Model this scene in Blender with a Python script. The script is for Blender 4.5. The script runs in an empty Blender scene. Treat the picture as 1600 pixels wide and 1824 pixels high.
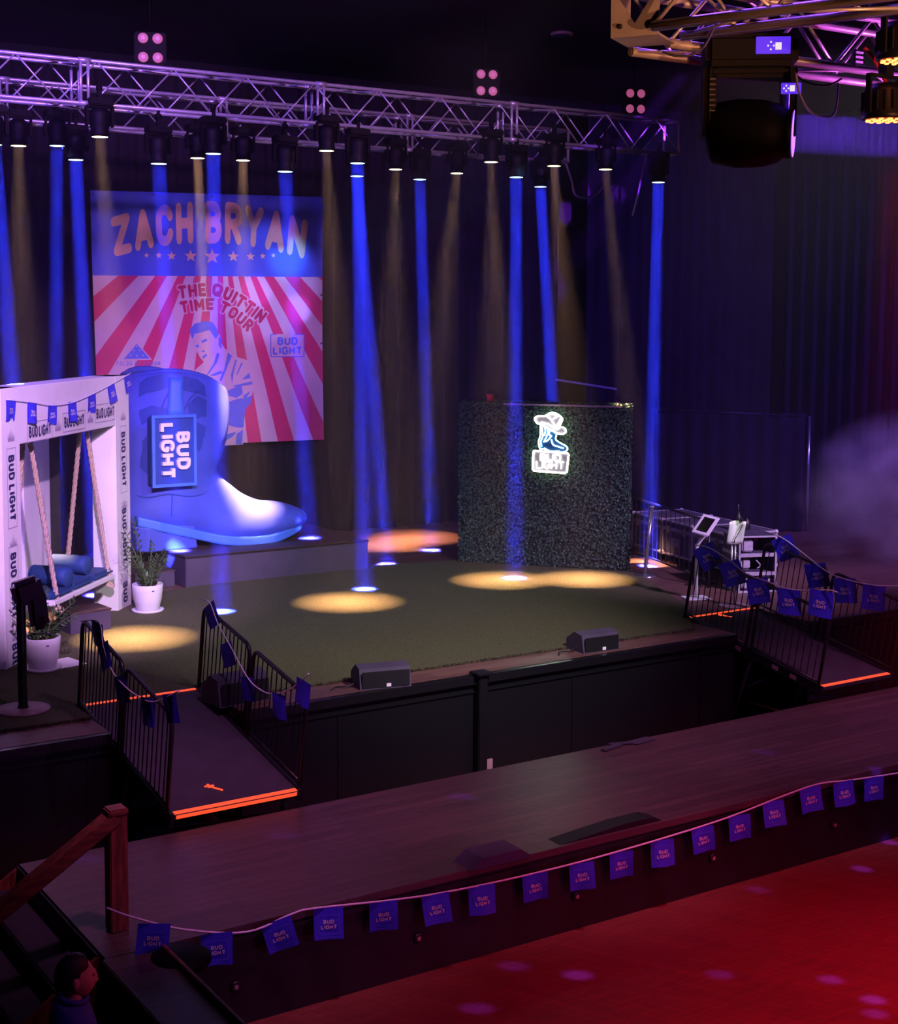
import bpy, bmesh, math, random
from math import sin, cos, pi, radians, sqrt, atan2, tan
from mathutils import Vector, Matrix, Euler
from mathutils.bvhtree import BVHTree
random.seed(7)
SC = bpy.context.scene
COL = SC.collection

# ------------------------------------------------------------------ camera
H0, CY, CX = 558.0, 780.0, 800.0
FPX = sqrt(1670*3990-(CY-H0)**2)
PITCH = math.atan((CY-H0)/FPX); AZ = math.atan(1670*cos(PITCH)/FPX); ROLL = 0.005
HC, ZS, ZR = 5.29, 1.29, 0.77          # eye height, stage height, runway height (metres above the dance floor)
FW = Vector((sin(AZ)*cos(PITCH), cos(AZ)*cos(PITCH), -sin(PITCH)))
RT = Vector((cos(AZ), -sin(AZ), 0)); UP = RT.cross(FW)
RT, UP = RT*cos(ROLL)+UP*sin(ROLL), UP*cos(ROLL)-RT*sin(ROLL)
EYE = Vector((0, 0, HC))
cd = bpy.data.cameras.new('camera'); cam = bpy.data.objects.new('camera', cd); COL.objects.link(cam)
cam.matrix_world = Matrix(((RT.x, UP.x, -FW.x, 0), (RT.y, UP.y, -FW.y, 0), (RT.z, UP.z, -FW.z, HC), (0, 0, 0, 1)))
cd.sensor_fit = 'HORIZONTAL'; cd.sensor_width = 36; cd.lens = FPX/1600*36
cd.shift_y = -(912-CY)/1600; cd.clip_start = 0.05; cd.clip_end = 200
SC.camera = cam
def ray(x, y):
    d = FW*FPX+RT*(x-CX)-UP*(y-CY); return d/d.dot(FW)
def atZ(x, y, z): d = ray(x, y); return EYE+d*((z-HC)/d.z)      # where a sight line meets a level
def atY(x, y, v): d = ray(x, y); return EYE+d*(v/d.y)           # ... meets a wall across the stage
def atX(x, y, v): d = ray(x, y); return EYE+d*(v/d.x)
def atP(x, y, o, n): d = ray(x, y); return EYE+d*((o-EYE).dot(n)/d.dot(n))
def atD(x, y, k): return EYE+ray(x, y)*k

# ------------------------------------------------------------------ world, exposure, big lights
w = bpy.data.worlds.new('world'); SC.world = w; w.use_nodes = True
w.node_tree.nodes['Background'].inputs[0].default_value = (0.30, 0.18, 0.85, 1)
w.node_tree.nodes['Background'].inputs[1].default_value = 0.002
vs = SC.view_settings; vs.view_transform = 'Standard'; vs.look = 'None'; vs.exposure = 0.0; vs.gamma = 1.0
vs.use_curve_mapping = False
cy = SC.cycles
cy.use_denoising = True
try: cy.denoiser = 'OPENIMAGEDENOISE'
except Exception: pass
cy.max_bounces = 5; cy.diffuse_bounces = 2; cy.glossy_bounces = 2; cy.transmission_bounces = 3
cy.volume_bounces = 0; cy.transparent_max_bounces = 8; cy.caustics_reflective = False; cy.caustics_refractive = False
cy.sample_clamp_indirect = 2.0; cy.use_adaptive_sampling = True; cy.adaptive_threshold = 0.02
cy.volume_max_steps = 64
def aim(o, p, tgt):
    o.location = p; o.rotation_euler = (Vector(tgt)-Vector(p)).to_track_quat('-Z', 'Y').to_euler()
def spot(name, p, tgt, col, power, deg, blend=0.6, r=0.15, parent=None):
    l = bpy.data.lights.new(name, 'SPOT'); l.color = col; l.energy = power; l.spot_size = radians(deg)
    l.spot_blend = blend; l.shadow_soft_size = r
    o = bpy.data.objects.new(name, l); COL.objects.link(o); aim(o, p, tgt); return o
def beam(name, p, tgt, col, power, r=0.08, spread=2.6):
    l = bpy.data.lights.new(name, 'AREA'); l.shape = 'DISK'; l.size = 2*r; l.color = col; l.energy = power
    l.spread = radians(spread); o = bpy.data.objects.new(name, l); COL.objects.link(o); aim(o, p, tgt); return o
# washes from unseen spots over the hall and stage
spot('wash_light', (3.5, 8.6, 6.8), (5.8, 17.2, 2.9), (0.82, 0.44, 1.0), 5600, 29, 0.5, 0.08)     # lavender key on the swing
spot('wash_light', (4.0, 3.5, 8.6), (8.6, 20.3, 3.0), (0.82, 0.58, 1.0), 3900, 15, 0.6, 0.15)      # boot and riser
spot('wash_light', (8.5, 4.5, 8.9), (9.3, 16.4, 1.3), (1.0, 0.90, 0.95), 6000, 36, 0.9, 0.25)       # turf
spot('wash_light', (7.0, 4.0, 8.5), (9.7, 22.0, 5.2), (0.82, 0.37, 1.0), 4900, 15, 0.7, 0.2)        # banner, rose
spot('wash_light', (10.5, 9.0, 8.5), (11.0, 22.0, 6.0), (0.32, 0.36, 1.0), 4500, 9, 0.5, 0.05)      # banner, blue patch
spot('wash_light', (13.2, 8.0, 8.4), (11.45, 22.9, 6.25), (0.10, 0.42, 1.0), 16000, 3.2, 0.8, 0.1)
for x, pw in ((4.6, 2000), (8.0, 2300), (11.4, 1900), (14.5, 1500)):
    spot('wash_light', (x, 7.2, 9.3), (x+.3, 11.1, 0.8), (1.0, 0.25, 0.75), pw, 33, 1.0, 0.3)            # runway, purple
for x in (6.0, 10.0):
    spot('wash_light', (x, 7.0, 9.3), (x, 13.7, 1.3), (0.80, 0.34, 1.0), 1100, 28, 1.0, 0.3)                 # stage lip, violet
spot('wash_light', (9.0, 1.5, 3.4), (8.6, 9.4, 0.7), (0.42, 0.16, 1.0), 330, 78, 0.6, 0.2)                # added low spot brightening the flags on the runway front
spot('wash_light', (2.6, 4.0, 6.5), (2.5, 7.6, 1.3), (0.20, 0.10, 1.0), 60, 26, 0.8, 0.1)                    # bottom left, faint blue added for the person's shirt
spot('wash_light', (15.0, 6.0, 8.8), (15.1, 16.4, 1.7), (0.72, 0.42, 1.0), 8000, 25, 0.9, 0.3)      # cases and kiosk
spot('wash_light', (11.2, 3.2, 5.5), (9.3, 5.6, 0.0), (1.0, 0.003, 0.010), 3400, 72, 1.0, 0.3)       # dance floor, red
spot('wash_light', (4.5, 10.0, 9.3), (5.5, 17.5, 8.0), (0.88, 0.36, 1.0), 1700, 50, 0.8, 0.2)       # truss, purple
spot('wash_light', (9.5, 10.0, 9.3), (11.0, 17.5, 8.0), (0.88, 0.36, 1.0), 1300, 50, 0.8, 0.2)
spot('wash_light', (12.5, 10.5, 9.2), (14.5, 22.5, 6.6), (0.28, 0.05, 1.0), 2600, 7, 0.7, 0.05)     # violet patch on the curtain
spot('wash_light', (20.5, 9.0, 8.5), (19.0, 23.0, 4.0), (0.16, 0.06, 1.0), 6500, 55, 0.9, 0.3)       # blue haze stage right
spot('wash_light', (2.0, 12.0, 9.0), (10.0, 23.0, 4.0), (0.20, 0.07, 1.0), 3000, 80, 0.9, 0.3)
spot('wash_light', (7.6, 5.0, 4.2), (2.6, 7.8, 1.5), (1.0, 0.08, 0.22), 190, 15, 0.9, 0.15)
spot('wash_light', (7.6, 1.0, 7.2), (4.5, 9.0, 0.5), (0.9, 0.08, 0.2), 130, 40, 0.9, 0.3)

# ------------------------------------------------------------------ helpers: materials
def srgb(r, g, b):
    f = lambda c: (c/255/12.92) if c <= 10 else ((c/255+0.055)/1.055)**2.4
    return (f(r), f(g), f(b))
def mat(name, col, rough=0.6, metal=0.0, var=0.0, scale=8.0, bump=0.0, bscale=60.0, spec=0.5, stretch=None, col2=None):
    m = bpy.data.materials.new(name); m.use_nodes = True; nt = m.node_tree; n = nt.nodes; b = n['Principled BSDF']
    b.inputs['Base Color'].default_value = (*col, 1); b.inputs['Roughness'].default_value = rough
    b.inputs['Metallic'].default_value = metal; b.inputs['Specular IOR Level'].default_value = spec
    tc = n.new('ShaderNodeTexCoord'); mp = n.new('ShaderNodeMapping'); nt.links.new(tc.outputs['Object'], mp.inputs[0])
    if stretch: mp.inputs['Scale'].default_value = stretch
    if var > 0 or col2:
        t = n.new('ShaderNodeTexNoise'); t.inputs['Scale'].default_value = scale; t.inputs['Detail'].default_value = 4
        nt.links.new(mp.outputs[0], t.inputs['Vector'])
        r = n.new('ShaderNodeValToRGB'); e = r.color_ramp.elements
        c2 = col2 or tuple(min(1, c*(1+var)) for c in col); c1 = col if col2 else tuple(c*(1-var) for c in col)
        e[0].position = 0.32; e[0].color = (*c1, 1); e[1].position = 0.68; e[1].color = (*c2, 1)
        nt.links.new(t.outputs['Fac'], r.inputs[0]); nt.links.new(r.outputs[0], b.inputs['Base Color'])
    if bump > 0:
        t2 = n.new('ShaderNodeTexNoise'); t2.inputs['Scale'].default_value = bscale; t2.inputs['Detail'].default_value = 3
        nt.links.new(mp.outputs[0], t2.inputs['Vector'])
        bp = n.new('ShaderNodeBump'); bp.inputs['Strength'].default_value = bump; bp.inputs['Distance'].default_value = 0.02
        nt.links.new(t2.outputs['Fac'], bp.inputs['Height']); nt.links.new(bp.outputs[0], b.inputs['Normal'])
    return m
def emit(name, col, s, base=(0.02, 0.02, 0.02)):
    m = mat(name, base, 0.4); b = m.node_tree.nodes['Principled BSDF']
    b.inputs['Emission Color'].default_value = (*col, 1); b.inputs['Emission Strength'].default_value = s; return m
def planks(name, c1, c2, width, length, rough, rot=0.0, gap=(0.01, 0.006, 0.006)):
    m = mat(name, c1, rough, bump=0.12, bscale=14); nt = m.node_tree; n = nt.nodes; b = n['Principled BSDF']
    tc = n.new('ShaderNodeTexCoord'); mp = n.new('ShaderNodeMapping'); mp.inputs['Rotation'].default_value = (0, 0, rot)
    nt.links.new(tc.outputs['Object'], mp.inputs[0])
    br = n.new('ShaderNodeTexBrick'); br.inputs['Scale'].default_value = 1; br.inputs['Brick Width'].default_value = length
    br.inputs['Row Height'].default_value = width; br.inputs['Mortar Size'].default_value = 0.0025
    br.inputs['Color1'].default_value = (*c1, 1); br.inputs['Color2'].default_value = (*c2, 1); br.inputs['Mortar'].default_value = (*gap, 1)
    nt.links.new(mp.outputs[0], br.inputs['Vector'])
    m2 = n.new('ShaderNodeMapping'); m2.inputs['Rotation'].default_value = (0, 0, rot); m2.inputs['Scale'].default_value = (1.2, 16, 1)
    nt.links.new(tc.outputs['Object'], m2.inputs[0])
    ns = n.new('ShaderNodeTexNoise'); ns.inputs['Scale'].default_value = 2.0; ns.inputs['Detail'].default_value = 5
    nt.links.new(m2.outputs[0], ns.inputs['Vector'])
    mx = n.new('ShaderNodeMixRGB'); mx.blend_type = 'MULTIPLY'; mx.inputs[0].default_value = 0.65
    nt.links.new(br.outputs['Color'], mx.inputs[1]); nt.links.new(ns.outputs['Fac'], mx.inputs[2])
    nt.links.new(mx.outputs[0], b.inputs['Base Color']); return m

M = {}
M['black'] = mat('black_paint', (0.004, 0.004, 0.005), 0.55, var=0.4, scale=3, bump=0.05)
M['blackgloss'] = mat('black_gloss', (0.006, 0.006, 0.008), 0.35, bump=0.02)
M['rail'] = mat('black_rail', (0.010, 0.010, 0.013), 0.42)
M['fixture'] = mat('fixture_black', (0.006, 0.006, 0.008), 0.45, var=0.2, bump=0.03, bscale=120)
M['curtain'] = mat('curtain_velour', (0.014, 0.010, 0.017), 0.95, var=0.25, scale=2, bump=0.15, bscale=90, spec=0.2)
M['wall'] = mat('wall_black', (0.004, 0.0035, 0.005), 0.9, var=0.3, scale=1.5, bump=0.1, bscale=12)
M['alu'] = mat('truss_aluminium', (0.55, 0.55, 0.58), 0.38, 0.55, var=0.12, scale=6, bump=0.03)
M['alug'] = mat('truss_aluminium_warm', (0.55, 0.52, 0.50), 0.36, 0.40, var=0.12, scale=6, bump=0.03)
M['chrome'] = mat('chrome', (0.62, 0.62, 0.65), 0.22, 0.9, var=0.05)
M['steel'] = mat('case_trim', (0.52, 0.50, 0.54), 0.4, 0.25, var=0.15, scale=15)
M['case'] = mat('case_laminate', (0.075, 0.065, 0.11), 0.5, var=0.2, scale=5, bump=0.08, bscale=150)
M['turf'] = mat('turf', (0.060, 0.066, 0.026), 0.95, bump=0.9, bscale=70, scale=55, col2=(0.130, 0.128, 0.068), spec=0.15)
M['fringe'] = mat('turf_fringe', (0.10, 0.085, 0.06), 0.9, var=0.4, scale=20)  # pink stage light on the blades put into their colour
M['white'] = mat('white_paint', (0.80, 0.79, 0.80), 0.5, var=0.04, scale=3, bump=0.02)
M['pot'] = mat('white_ceramic', (0.78, 0.77, 0.78), 0.3, var=0.03)
M['soil'] = mat('soil', (0.03, 0.02, 0.014), 0.95, var=0.5, scale=40, bump=0.6)
M['leaf'] = mat('leaf', (0.035, 0.085, 0.022), 0.42, var=0.45, scale=9)
M['stem'] = mat('stem', (0.07, 0.09, 0.035), 0.6, var=0.3, scale=9)
M['rope'] = mat('rope', (0.56, 0.44, 0.33), 0.85, var=0.2, scale=40, bump=0.5, bscale=120)
M['navy'] = mat('navy_cushion', (0.018, 0.060, 0.20), 0.6, var=0.15, scale=6, bump=0.12, bscale=60)
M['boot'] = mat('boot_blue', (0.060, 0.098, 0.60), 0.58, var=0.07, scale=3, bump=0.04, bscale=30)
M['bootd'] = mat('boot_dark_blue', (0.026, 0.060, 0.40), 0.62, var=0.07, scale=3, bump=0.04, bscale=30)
M['bootl'] = mat('boot_light_blue', (0.060, 0.190, 0.80), 0.5, var=0.05, scale=3)
M['plaque'] = mat('plaque_navy', (0.016, 0.055, 0.32), 0.55, var=0.05)
M['offwhite'] = mat('lettering_white', (0.82, 0.80, 0.82), 0.5, var=0.03)
M['flag'] = mat('flag_blue', (0.045, 0.035, 0.72), 0.55, var=0.15, scale=9, bump=0.1, bscale=25)
M['flagp'] = mat('flag_print', (0.62, 0.60, 0.66), 0.6, var=0.04)
M['flagd'] = mat('flag_line', (0.10, 0.16, 0.62), 0.6, var=0.04)
M['navyprint'] = mat('navy_print', (0.018, 0.020, 0.10), 0.6, var=0.05)
M['greyprint'] = mat('grey_print', (0.36, 0.31, 0.45), 0.6, var=0.05)
M['cord'] = mat('white_cord', (0.75, 0.72, 0.78), 0.6, var=0.1, scale=30)
M['orange'] = emit('orange_tape_painted_glow', (1.0, 0.10, 0.03), 0.9, (0.8, 0.09, 0.03))  # plain tape, no lamp; its glow is put into the material
M['ramp'] = mat('ramp_deck', (0.034, 0.027, 0.040), 0.8, var=0.18, scale=4, bump=0.2, bscale=120)
M['stagewood'] = planks('stage_boards', (0.15, 0.075, 0.06), (0.21, 0.11, 0.085), 0.20, 2.4, 0.5)
M['runway'] = planks('runway_boards', (0.085, 0.052, 0.050), (0.125, 0.075, 0.068), 0.11, 1.5, 0.42)
M['dance'] = planks('dance_boards', (0.24, 0.075, 0.05), (0.28, 0.09, 0.06), 0.09, 1.1, 0.42, rot=radians(62), gap=(0.15, 0.045, 0.03))
M['riser'] = mat('riser_skin', (0.055, 0.042, 0.078), 0.7, var=0.12, scale=4, bump=0.05)
M['risertop'] = planks('riser_boards', (0.070, 0.036, 0.040), (0.10, 0.055, 0.055), 0.30, 2.4, 0.5)
M['oak'] = mat('stained_oak', (0.17, 0.040, 0.022), 0.5, var=0.5, scale=3, bump=0.1, bscale=30, stretch=(9, 9, 1.2))
M['oakx'] = mat('stained_oak_rail', (0.17, 0.040, 0.022), 0.5, var=0.5, scale=3, bump=0.1, bscale=30, stretch=(1.2, 9, 9))
M['skin'] = mat('skin', (0.50, 0.27, 0.20), 0.55, var=0.08, scale=8)
M['hair'] = mat('hair', (0.012, 0.009, 0.008), 0.6, var=0.3, scale=40, bump=0.4)
M['shirt'] = mat('blue_shirt', (0.045, 0.065, 0.32), 0.85, var=0.12, scale=10, bump=0.2, bscale=40)
M['trousers'] = mat('dark_trousers', (0.015, 0.015, 0.022), 0.85, var=0.2, scale=10, bump=0.2, bscale=40)
M['box'] = mat('boxwood_leaf', (0.036, 0.090, 0.052), 0.6, var=0.5, scale=30)
M['boxback'] = mat('boxwood_backing', (0.010, 0.014, 0.010), 0.9, var=0.3)
M['red'] = mat('red_cup', (0.62, 0.02, 0.03), 0.4, var=0.1)
M['neonw'] = emit('neon_white', (0.92, 1.0, 0.80), 13.0, (0.8, 0.8, 0.8))
M['neonc'] = emit('neon_cyan', (0.50, 0.95, 1.0), 6.0, (0.6, 0.8, 0.8))
M['signgrey'] = mat('sign_grey', (0.11, 0.09, 0.12), 0.5, var=0.05)
M['signblue'] = mat('sign_blue', (0.012, 0.065, 0.17), 0.45, var=0.1)
M['signblack'] = mat('sign_edge', (0.012, 0.014, 0.02), 0.4)
M['acrylic'] = mat('sign_paper', (0.62, 0.72, 0.56), 0.35, var=0.08, scale=12)
M['screen'] = mat('screen_black', (0.005, 0.005, 0.006), 0.15)
M['lenswarm'] = emit('lens_warm', (1.0, 0.80, 0.45), 9.0)
M['lensblue'] = emit('lens_blue', (0.35, 0.55, 1.0), 9.0)
M['lensreflect'] = emit('blinder_painted_reflection', (0.85, 0.16, 0.38), 0.42, (0.5, 0.3, 0.35))  # unlit cells; the room light they reflect is painted as weak emission
M['lensviolet'] = emit('lens_violet', (0.30, 0.10, 1.0), 3.0)
M['display'] = emit('display_violet', (0.12, 0.03, 1.0), 0.85)
M['displayw'] = emit('display_white', (1.0, 0.85, 0.9), 0.9)
M['ledorange'] = emit('led_orange', (1.0, 0.20, 0.05), 5.0)
M['bred'] = mat('banner_red', (0.62, 0.035, 0.16), 0.75, var=0.05, scale=3, bump=0.05, bscale=6)
M['bpale'] = mat('banner_pale', (0.62, 0.47, 0.55), 0.75, var=0.05, scale=3, bump=0.05, bscale=6)
M['bblue'] = mat('banner_blue', (0.060, 0.115, 0.66), 0.75, var=0.05, scale=3, bump=0.05, bscale=6)
M['btan'] = mat('banner_tan', (0.66, 0.44, 0.33), 0.75, var=0.06, scale=5)
M['bcrim'] = mat('banner_crimson', (0.46, 0.012, 0.10), 0.75, var=0.05)
M['bink'] = mat('banner_ink_blue', (0.12, 0.19, 0.70), 0.75, var=0.06)
M['bskin'] = mat('banner_skin', (0.60, 0.47, 0.56), 0.75, var=0.04)
M['tape'] = mat('grey_plate', (0.35, 0.22, 0.24), 0.6, var=0.2)
M['cable'] = mat('cable_black', (0.015, 0.014, 0.018), 0.5)
M['cablev'] = mat('cable_grey', (0.20, 0.17, 0.24), 0.5)
M['fixdark'] = mat('fixture_matt', (0.0018, 0.0018, 0.0024), 0.6, bump=0.03, bscale=120, spec=0.15)
M['leg'] = mat('leg_grey', (0.05, 0.045, 0.06), 0.5)

# ------------------------------------------------------------------ helpers: meshes and objects
class MB:
    def __init__(s): s.v = []; s.f = []; s.mi = []; s.sm = []
    def add(s, vs, fs, mi=0, smooth=False):
        o = len(s.v); s.v += [tuple(p) for p in vs]
        for f in fs: s.f.append(tuple(i+o for i in f)); s.mi.append(mi); s.sm.append(smooth)
        return s
    def box(s, c, d, mi=0, R=None, bev=0.0):
        x, y, z = [k/2 for k in d]; R = R or Matrix.Identity(3); c = Vector(c)
        if bev <= 0:
            p = [Vector((i*x, j*y, k*z)) for k in (-1, 1) for j in (-1, 1) for i in (-1, 1)]
            fs = [(0, 2, 3, 1), (4, 5, 7, 6), (0, 1, 5, 4), (2, 6, 7, 3), (0, 4, 6, 2), (1, 3, 7, 5)]
            return s.add([c+R@q for q in p], fs, mi)
        bm = bmesh.new(); bmesh.ops.create_cube(bm, size=1); bmesh.ops.scale(bm, vec=(2*x, 2*y, 2*z), verts=bm.verts)
        bmesh.ops.bevel(bm, geom=bm.edges[:], offset=min(bev, x*.9, y*.9, z*.9), segments=2, affect='EDGES')
        bm.verts.ensure_lookup_table(); vs = [c+R@q.co for q in bm.verts]; fs = [[v.index for v in f.verts] for f in bm.faces]
        bm.free(); return s.add(vs, fs, mi)
    def tube(s, pts, r, n=8, mi=0, caps=True, closed=False):
        pts = [Vector(p) for p in pts]; m = len(pts); rr = r if isinstance(r, (list, tuple)) else [r]*m
        base = len(s.v); prev = None
        for i, p in enumerate(pts):
            a = pts[i-1] if (i > 0 or closed) else p; b = pts[(i+1) % m] if (i < m-1 or closed) else p
            t = (b-a).normalized() if (b-a).length > 1e-9 else Vector((0, 0, 1))
            if prev is None:
                ref = Vector((0, 0, 1)) if abs(t.z) < 0.9 else Vector((1, 0, 0)); u = t.cross(ref).normalized()
            else:
                u = (prev-t*prev.dot(t)); u = u.normalized() if u.length > 1e-6 else t.orthogonal().normalized()
            prev = u; vv = t.cross(u)
            for k in range(n):
                a_ = 2*pi*k/n; s.v.append(tuple(p+(u*cos(a_)+vv*sin(a_))*rr[i]))
        for i in range(m if closed else m-1):
            for k in range(n):
                j = (i+1) % m
                s.f.append((base+i*n+k, base+i*n+(k+1) % n, base+j*n+(k+1) % n, base+j*n+k)); s.mi.append(mi); s.sm.append(True)
        if caps and not closed:
            s.f.append(tuple(base+k for k in range(n))[::-1]); s.mi.append(mi); s.sm.append(False)
            s.f.append(tuple(base+(m-1)*n+k for k in range(n))); s.mi.append(mi); s.sm.append(False)
        return s
    def lathe(s, prof, n=20, mi=0, c=(0, 0, 0), R=None, capb=True, capt=True):
        R = R or Matrix.Identity(3); c = Vector(c); base = len(s.v)
        for r, z in prof:
            for k in range(n):
                a = 2*pi*k/n; s.v.append(tuple(c+R@Vector((r*cos(a), r*sin(a), z))))
        for i in range(len(prof)-1):
            for k in range(n):
                s.f.append((base+i*n+k, base+i*n+(k+1) % n, base+(i+1)*n+(k+1) % n, base+(i+1)*n+k)); s.mi.append(mi); s.sm.append(True)
        if capb: s.f.append(tuple(base+k for k in range(n))[::-1]); s.mi.append(mi); s.sm.append(False)
        if capt: s.f.append(tuple(base+(len(prof)-1)*n+k for k in range(n))); s.mi.append(mi); s.sm.append(False)
        return s
    def sphere(s, c, r, n=12, mi=0, sc=(1, 1, 1)):
        prof = [(max(1e-4, sin(pi*i/(n//2+2)))*r, -cos(pi*i/(n//2+2))*r) for i in range(n//2+3)]
        b = len(s.v); s.lathe(prof, n, mi)
        for i in range(b, len(s.v)):
            v = s.v[i]; s.v[i] = (c[0]+v[0]*sc[0], c[1]+v[1]*sc[1], c[2]+v[2]*sc[2])
        return s
    def prism(s, poly, fn0, fn1, mi=0):              # a 2-D outline between two maps
        n = len(poly); a = [fn0(*p) for p in poly]; b = [fn1(*p) for p in poly]
        s.add(a+b, [tuple(range(n))[::-1], tuple(range(n, 2*n))]+[(i, (i+1) % n, n+(i+1) % n, n+i) for i in range(n)], mi); return s
    def polys(s, polys, fn, mi=0, sg=1):
        for i, p in enumerate(polys):
            q = [Vector(fn(x, y)) for x, y in p]; x, y = p[0]; e = 1e-3*max(1e-6, max(abs(a-x)+abs(b-y) for a, b in p))
            nn = (Vector(fn(x+e, y))-q[0]).cross(Vector(fn(x, y+e))-q[0])
            nn = nn.normalized() if nn.length > 0 else Vector((0, 0, 0))
            s.add([v+nn*(i*4e-5*sg) for v in q], [tuple(range(len(p)))], mi)
        return s
    def mesh(s, name, mats):
        me = bpy.data.meshes.new(name); me.from_pydata(s.v, [], s.f)
        for m in (mats if isinstance(mats, (list, tuple)) else [mats]): me.materials.append(m)
        me.polygons.foreach_set('material_index', s.mi); me.polygons.foreach_set('use_smooth', s.sm)
        me.update(); return me
    def build(s, name, mats, parent=None, loc=None, rot=None):
        return link(name, s.mesh(name, mats), parent, loc, rot)
def link(name, me, parent=None, loc=None, rot=None, mw=None):
    o = bpy.data.objects.new(name, me); COL.objects.link(o)
    if parent is not None: o.parent = parent
    if mw is not None: o.matrix_local = mw
    else:
        if loc is not None: o.location = loc
        if rot is not None: o.rotation_euler = rot
    return o
def tag(o, label, cat, group=None, kind=None):
    if label: o['label'] = label
    if cat: o['category'] = cat
    if group: o['group'] = group
    if kind: o['kind'] = kind
    return o
def thing(name, label, cat, loc=(0, 0, 0), rz=0.0, group=None, rot=None, mw=None):
    o = bpy.data.objects.new(name, None); o.empty_display_size = 0.1; COL.objects.link(o)
    if mw is not None: o.matrix_world = mw
    else: o.location = loc; o.rotation_euler = rot if rot is not None else (0, 0, rz)
    return tag(o, label, cat, group)
def struct(o): o['kind'] = 'structure'; return o
def dup(root, loc=None, rz=None, label=None, mw=None):
    r = root.copy(); COL.objects.link(r)
    if mw is not None: r.matrix_world = mw
    else:
        r.location = loc
        if rz is not None: r.rotation_euler = (0, 0, rz)
    if label: r['label'] = label
    for ch in [c for c in root.children]:
        c = ch.copy(); COL.objects.link(c); c.parent = r; c.matrix_parent_inverse = ch.matrix_parent_inverse.copy()
        for g in ch.children:
            d = g.copy(); COL.objects.link(d); d.parent = c; d.matrix_parent_inverse = g.matrix_parent_inverse.copy()
    return r
def basis(o, x, y, z):
    return Matrix(((x.x, y.x, z.x, o.x), (x.y, y.y, z.y, o.y), (x.z, y.z, z.z, o.z), (0, 0, 0, 1)))
def smoothpts(pts, n=6):                                # Catmull-Rom
    pts = [Vector(p) for p in pts]; out = []
    for i in range(len(pts)-1):
        p0 = pts[max(i-1, 0)]; p1 = pts[i]; p2 = pts[i+1]; p3 = pts[min(i+2, len(pts)-1)]
        for k in range(n):
            t = k/n
            out.append(0.5*((2*p1)+(p2-p0)*t+(2*p0-5*p1+4*p2-p3)*t*t+(3*p1-p0-3*p2+p3)*t**3))
    return out+[pts[-1]]
ORD = ['first', 'second', 'third', 'fourth', 'fifth', 'sixth', 'seventh', 'eighth', 'ninth', 'tenth', 'eleventh', 'twelfth']

# lettering drawn with strokes
def arc(cx, cy_, rx, ry, a0, a1, n=7):
    return [(cx+rx*cos(radians(a0+(a1-a0)*i/n)), cy_+ry*sin(radians(a0+(a1-a0)*i/n))) for i in range(n+1)]
GL = {
 'A': (.62, [[(0, 0), (.31, 1), (.62, 0)], [(.11, .30), (.51, .30)]]),
 'B': (.52, [[(0, 0), (0, 1), (.27, 1)]+arc(.27, .76, .21, .24, 90, -90)+[(0, .52)], [(.27, .52)]+arc(.27, .26, .25, .26, 90, -90)+[(0, 0)]]),
 'C': (.54, [arc(.27, .72, .27, .28, 10, 180)+arc(.27, .28, .27, .28, 180, 350)]),
 'D': (.54, [[(0, 0), (0, 1), (.22, 1)]+arc(.22, .68, .32, .32, 90, 0)+arc(.22, .32, .32, .32, 0, -90)+[(0, 0)]]),
 'E': (.46, [[(.46, 1), (0, 1), (0, 0), (.46, 0)], [(0, .5), (.40, .5)]]),
 'F': (.46, [[(.46, 1), (0, 1), (0, 0)], [(0, .5), (.40, .5)]]),
 'G': (.56, [arc(.28, .72, .28, .28, 15, 180)+arc(.28, .28, .28, .28, 180, 360)+[(.56, .46), (.32, .46)]]),
 'H': (.54, [[(0, 0), (0, 1)], [(.54, 0), (.54, 1)], [(0, .5), (.54, .5)]]),
 'I': (.0, [[(0, 0), (0, 1)]]),
 'L': (.44, [[(0, 1), (0, 0), (.44, 0)]]),
 'M': (.72, [[(0, 0), (0, 1), (.36, .3), (.72, 1), (.72, 0)]]),
 'N': (.56, [[(0, 0), (0, 1), (.56, 0), (.56, 1)]]),
 'O': (.58, [arc(.29, .7, .29, .30, 0, 180)+arc(.29, .3, .29, .30, 180, 360)+[(.58, .7)]]),
 'Q': (.58, [arc(.29, .7, .29, .30, 0, 180)+arc(.29, .3, .29, .30, 180, 360)+[(.58, .7)], [(.34, .25), (.60, -.02)]]),
 'R': (.54, [[(0, 0), (0, 1), (.28, 1)]+arc(.28, .74, .24, .26, 90, -90)+[(0, .48)], [(.25, .48), (.54, 0)]]),
 'S': (.50, [arc(.25, .75, .25, .25, 10, 270)+arc(.25, .25, .25, .25, 90, -170)]),
 'T': (.58, [[(0, 1), (.58, 1)], [(.29, 1), (.29, 0)]]),
 'U': (.54, [[(0, 1), (0, .28)]+arc(.27, .28, .27, .28, 180, 360)+[(.54, .28), (.54, 1)]]),
 'Y': (.60, [[(0, 1), (.30, .48), (.60, 1)], [(.30, .48), (.30, 0)]]),
 'Z': (.58, [[(0, 1), (.58, 1), (0, 0), (.58, 0)]]),
}
def stroke_polys(pl, t, round_=True, nd=8):
    out = []
    for i in range(len(pl)-1):
        (x0, y0), (x1, y1) = pl[i], pl[i+1]; L = math.hypot(x1-x0, y1-y0)
        if L < 1e-6: continue
        nx, ny = -(y1-y0)/L*t/2, (x1-x0)/L*t/2
        out.append([(x0+nx, y0+ny), (x0-nx, y0-ny), (x1-nx, y1-ny), (x1+nx, y1+ny)])
    for i, (x, y) in enumerate(pl):
        if round_ or 0 < i < len(pl)-1:
            out.append([(x+t/2*cos(2*pi*k/nd), y+t/2*sin(2*pi*k/nd)) for k in range(nd)])
    return out
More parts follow.
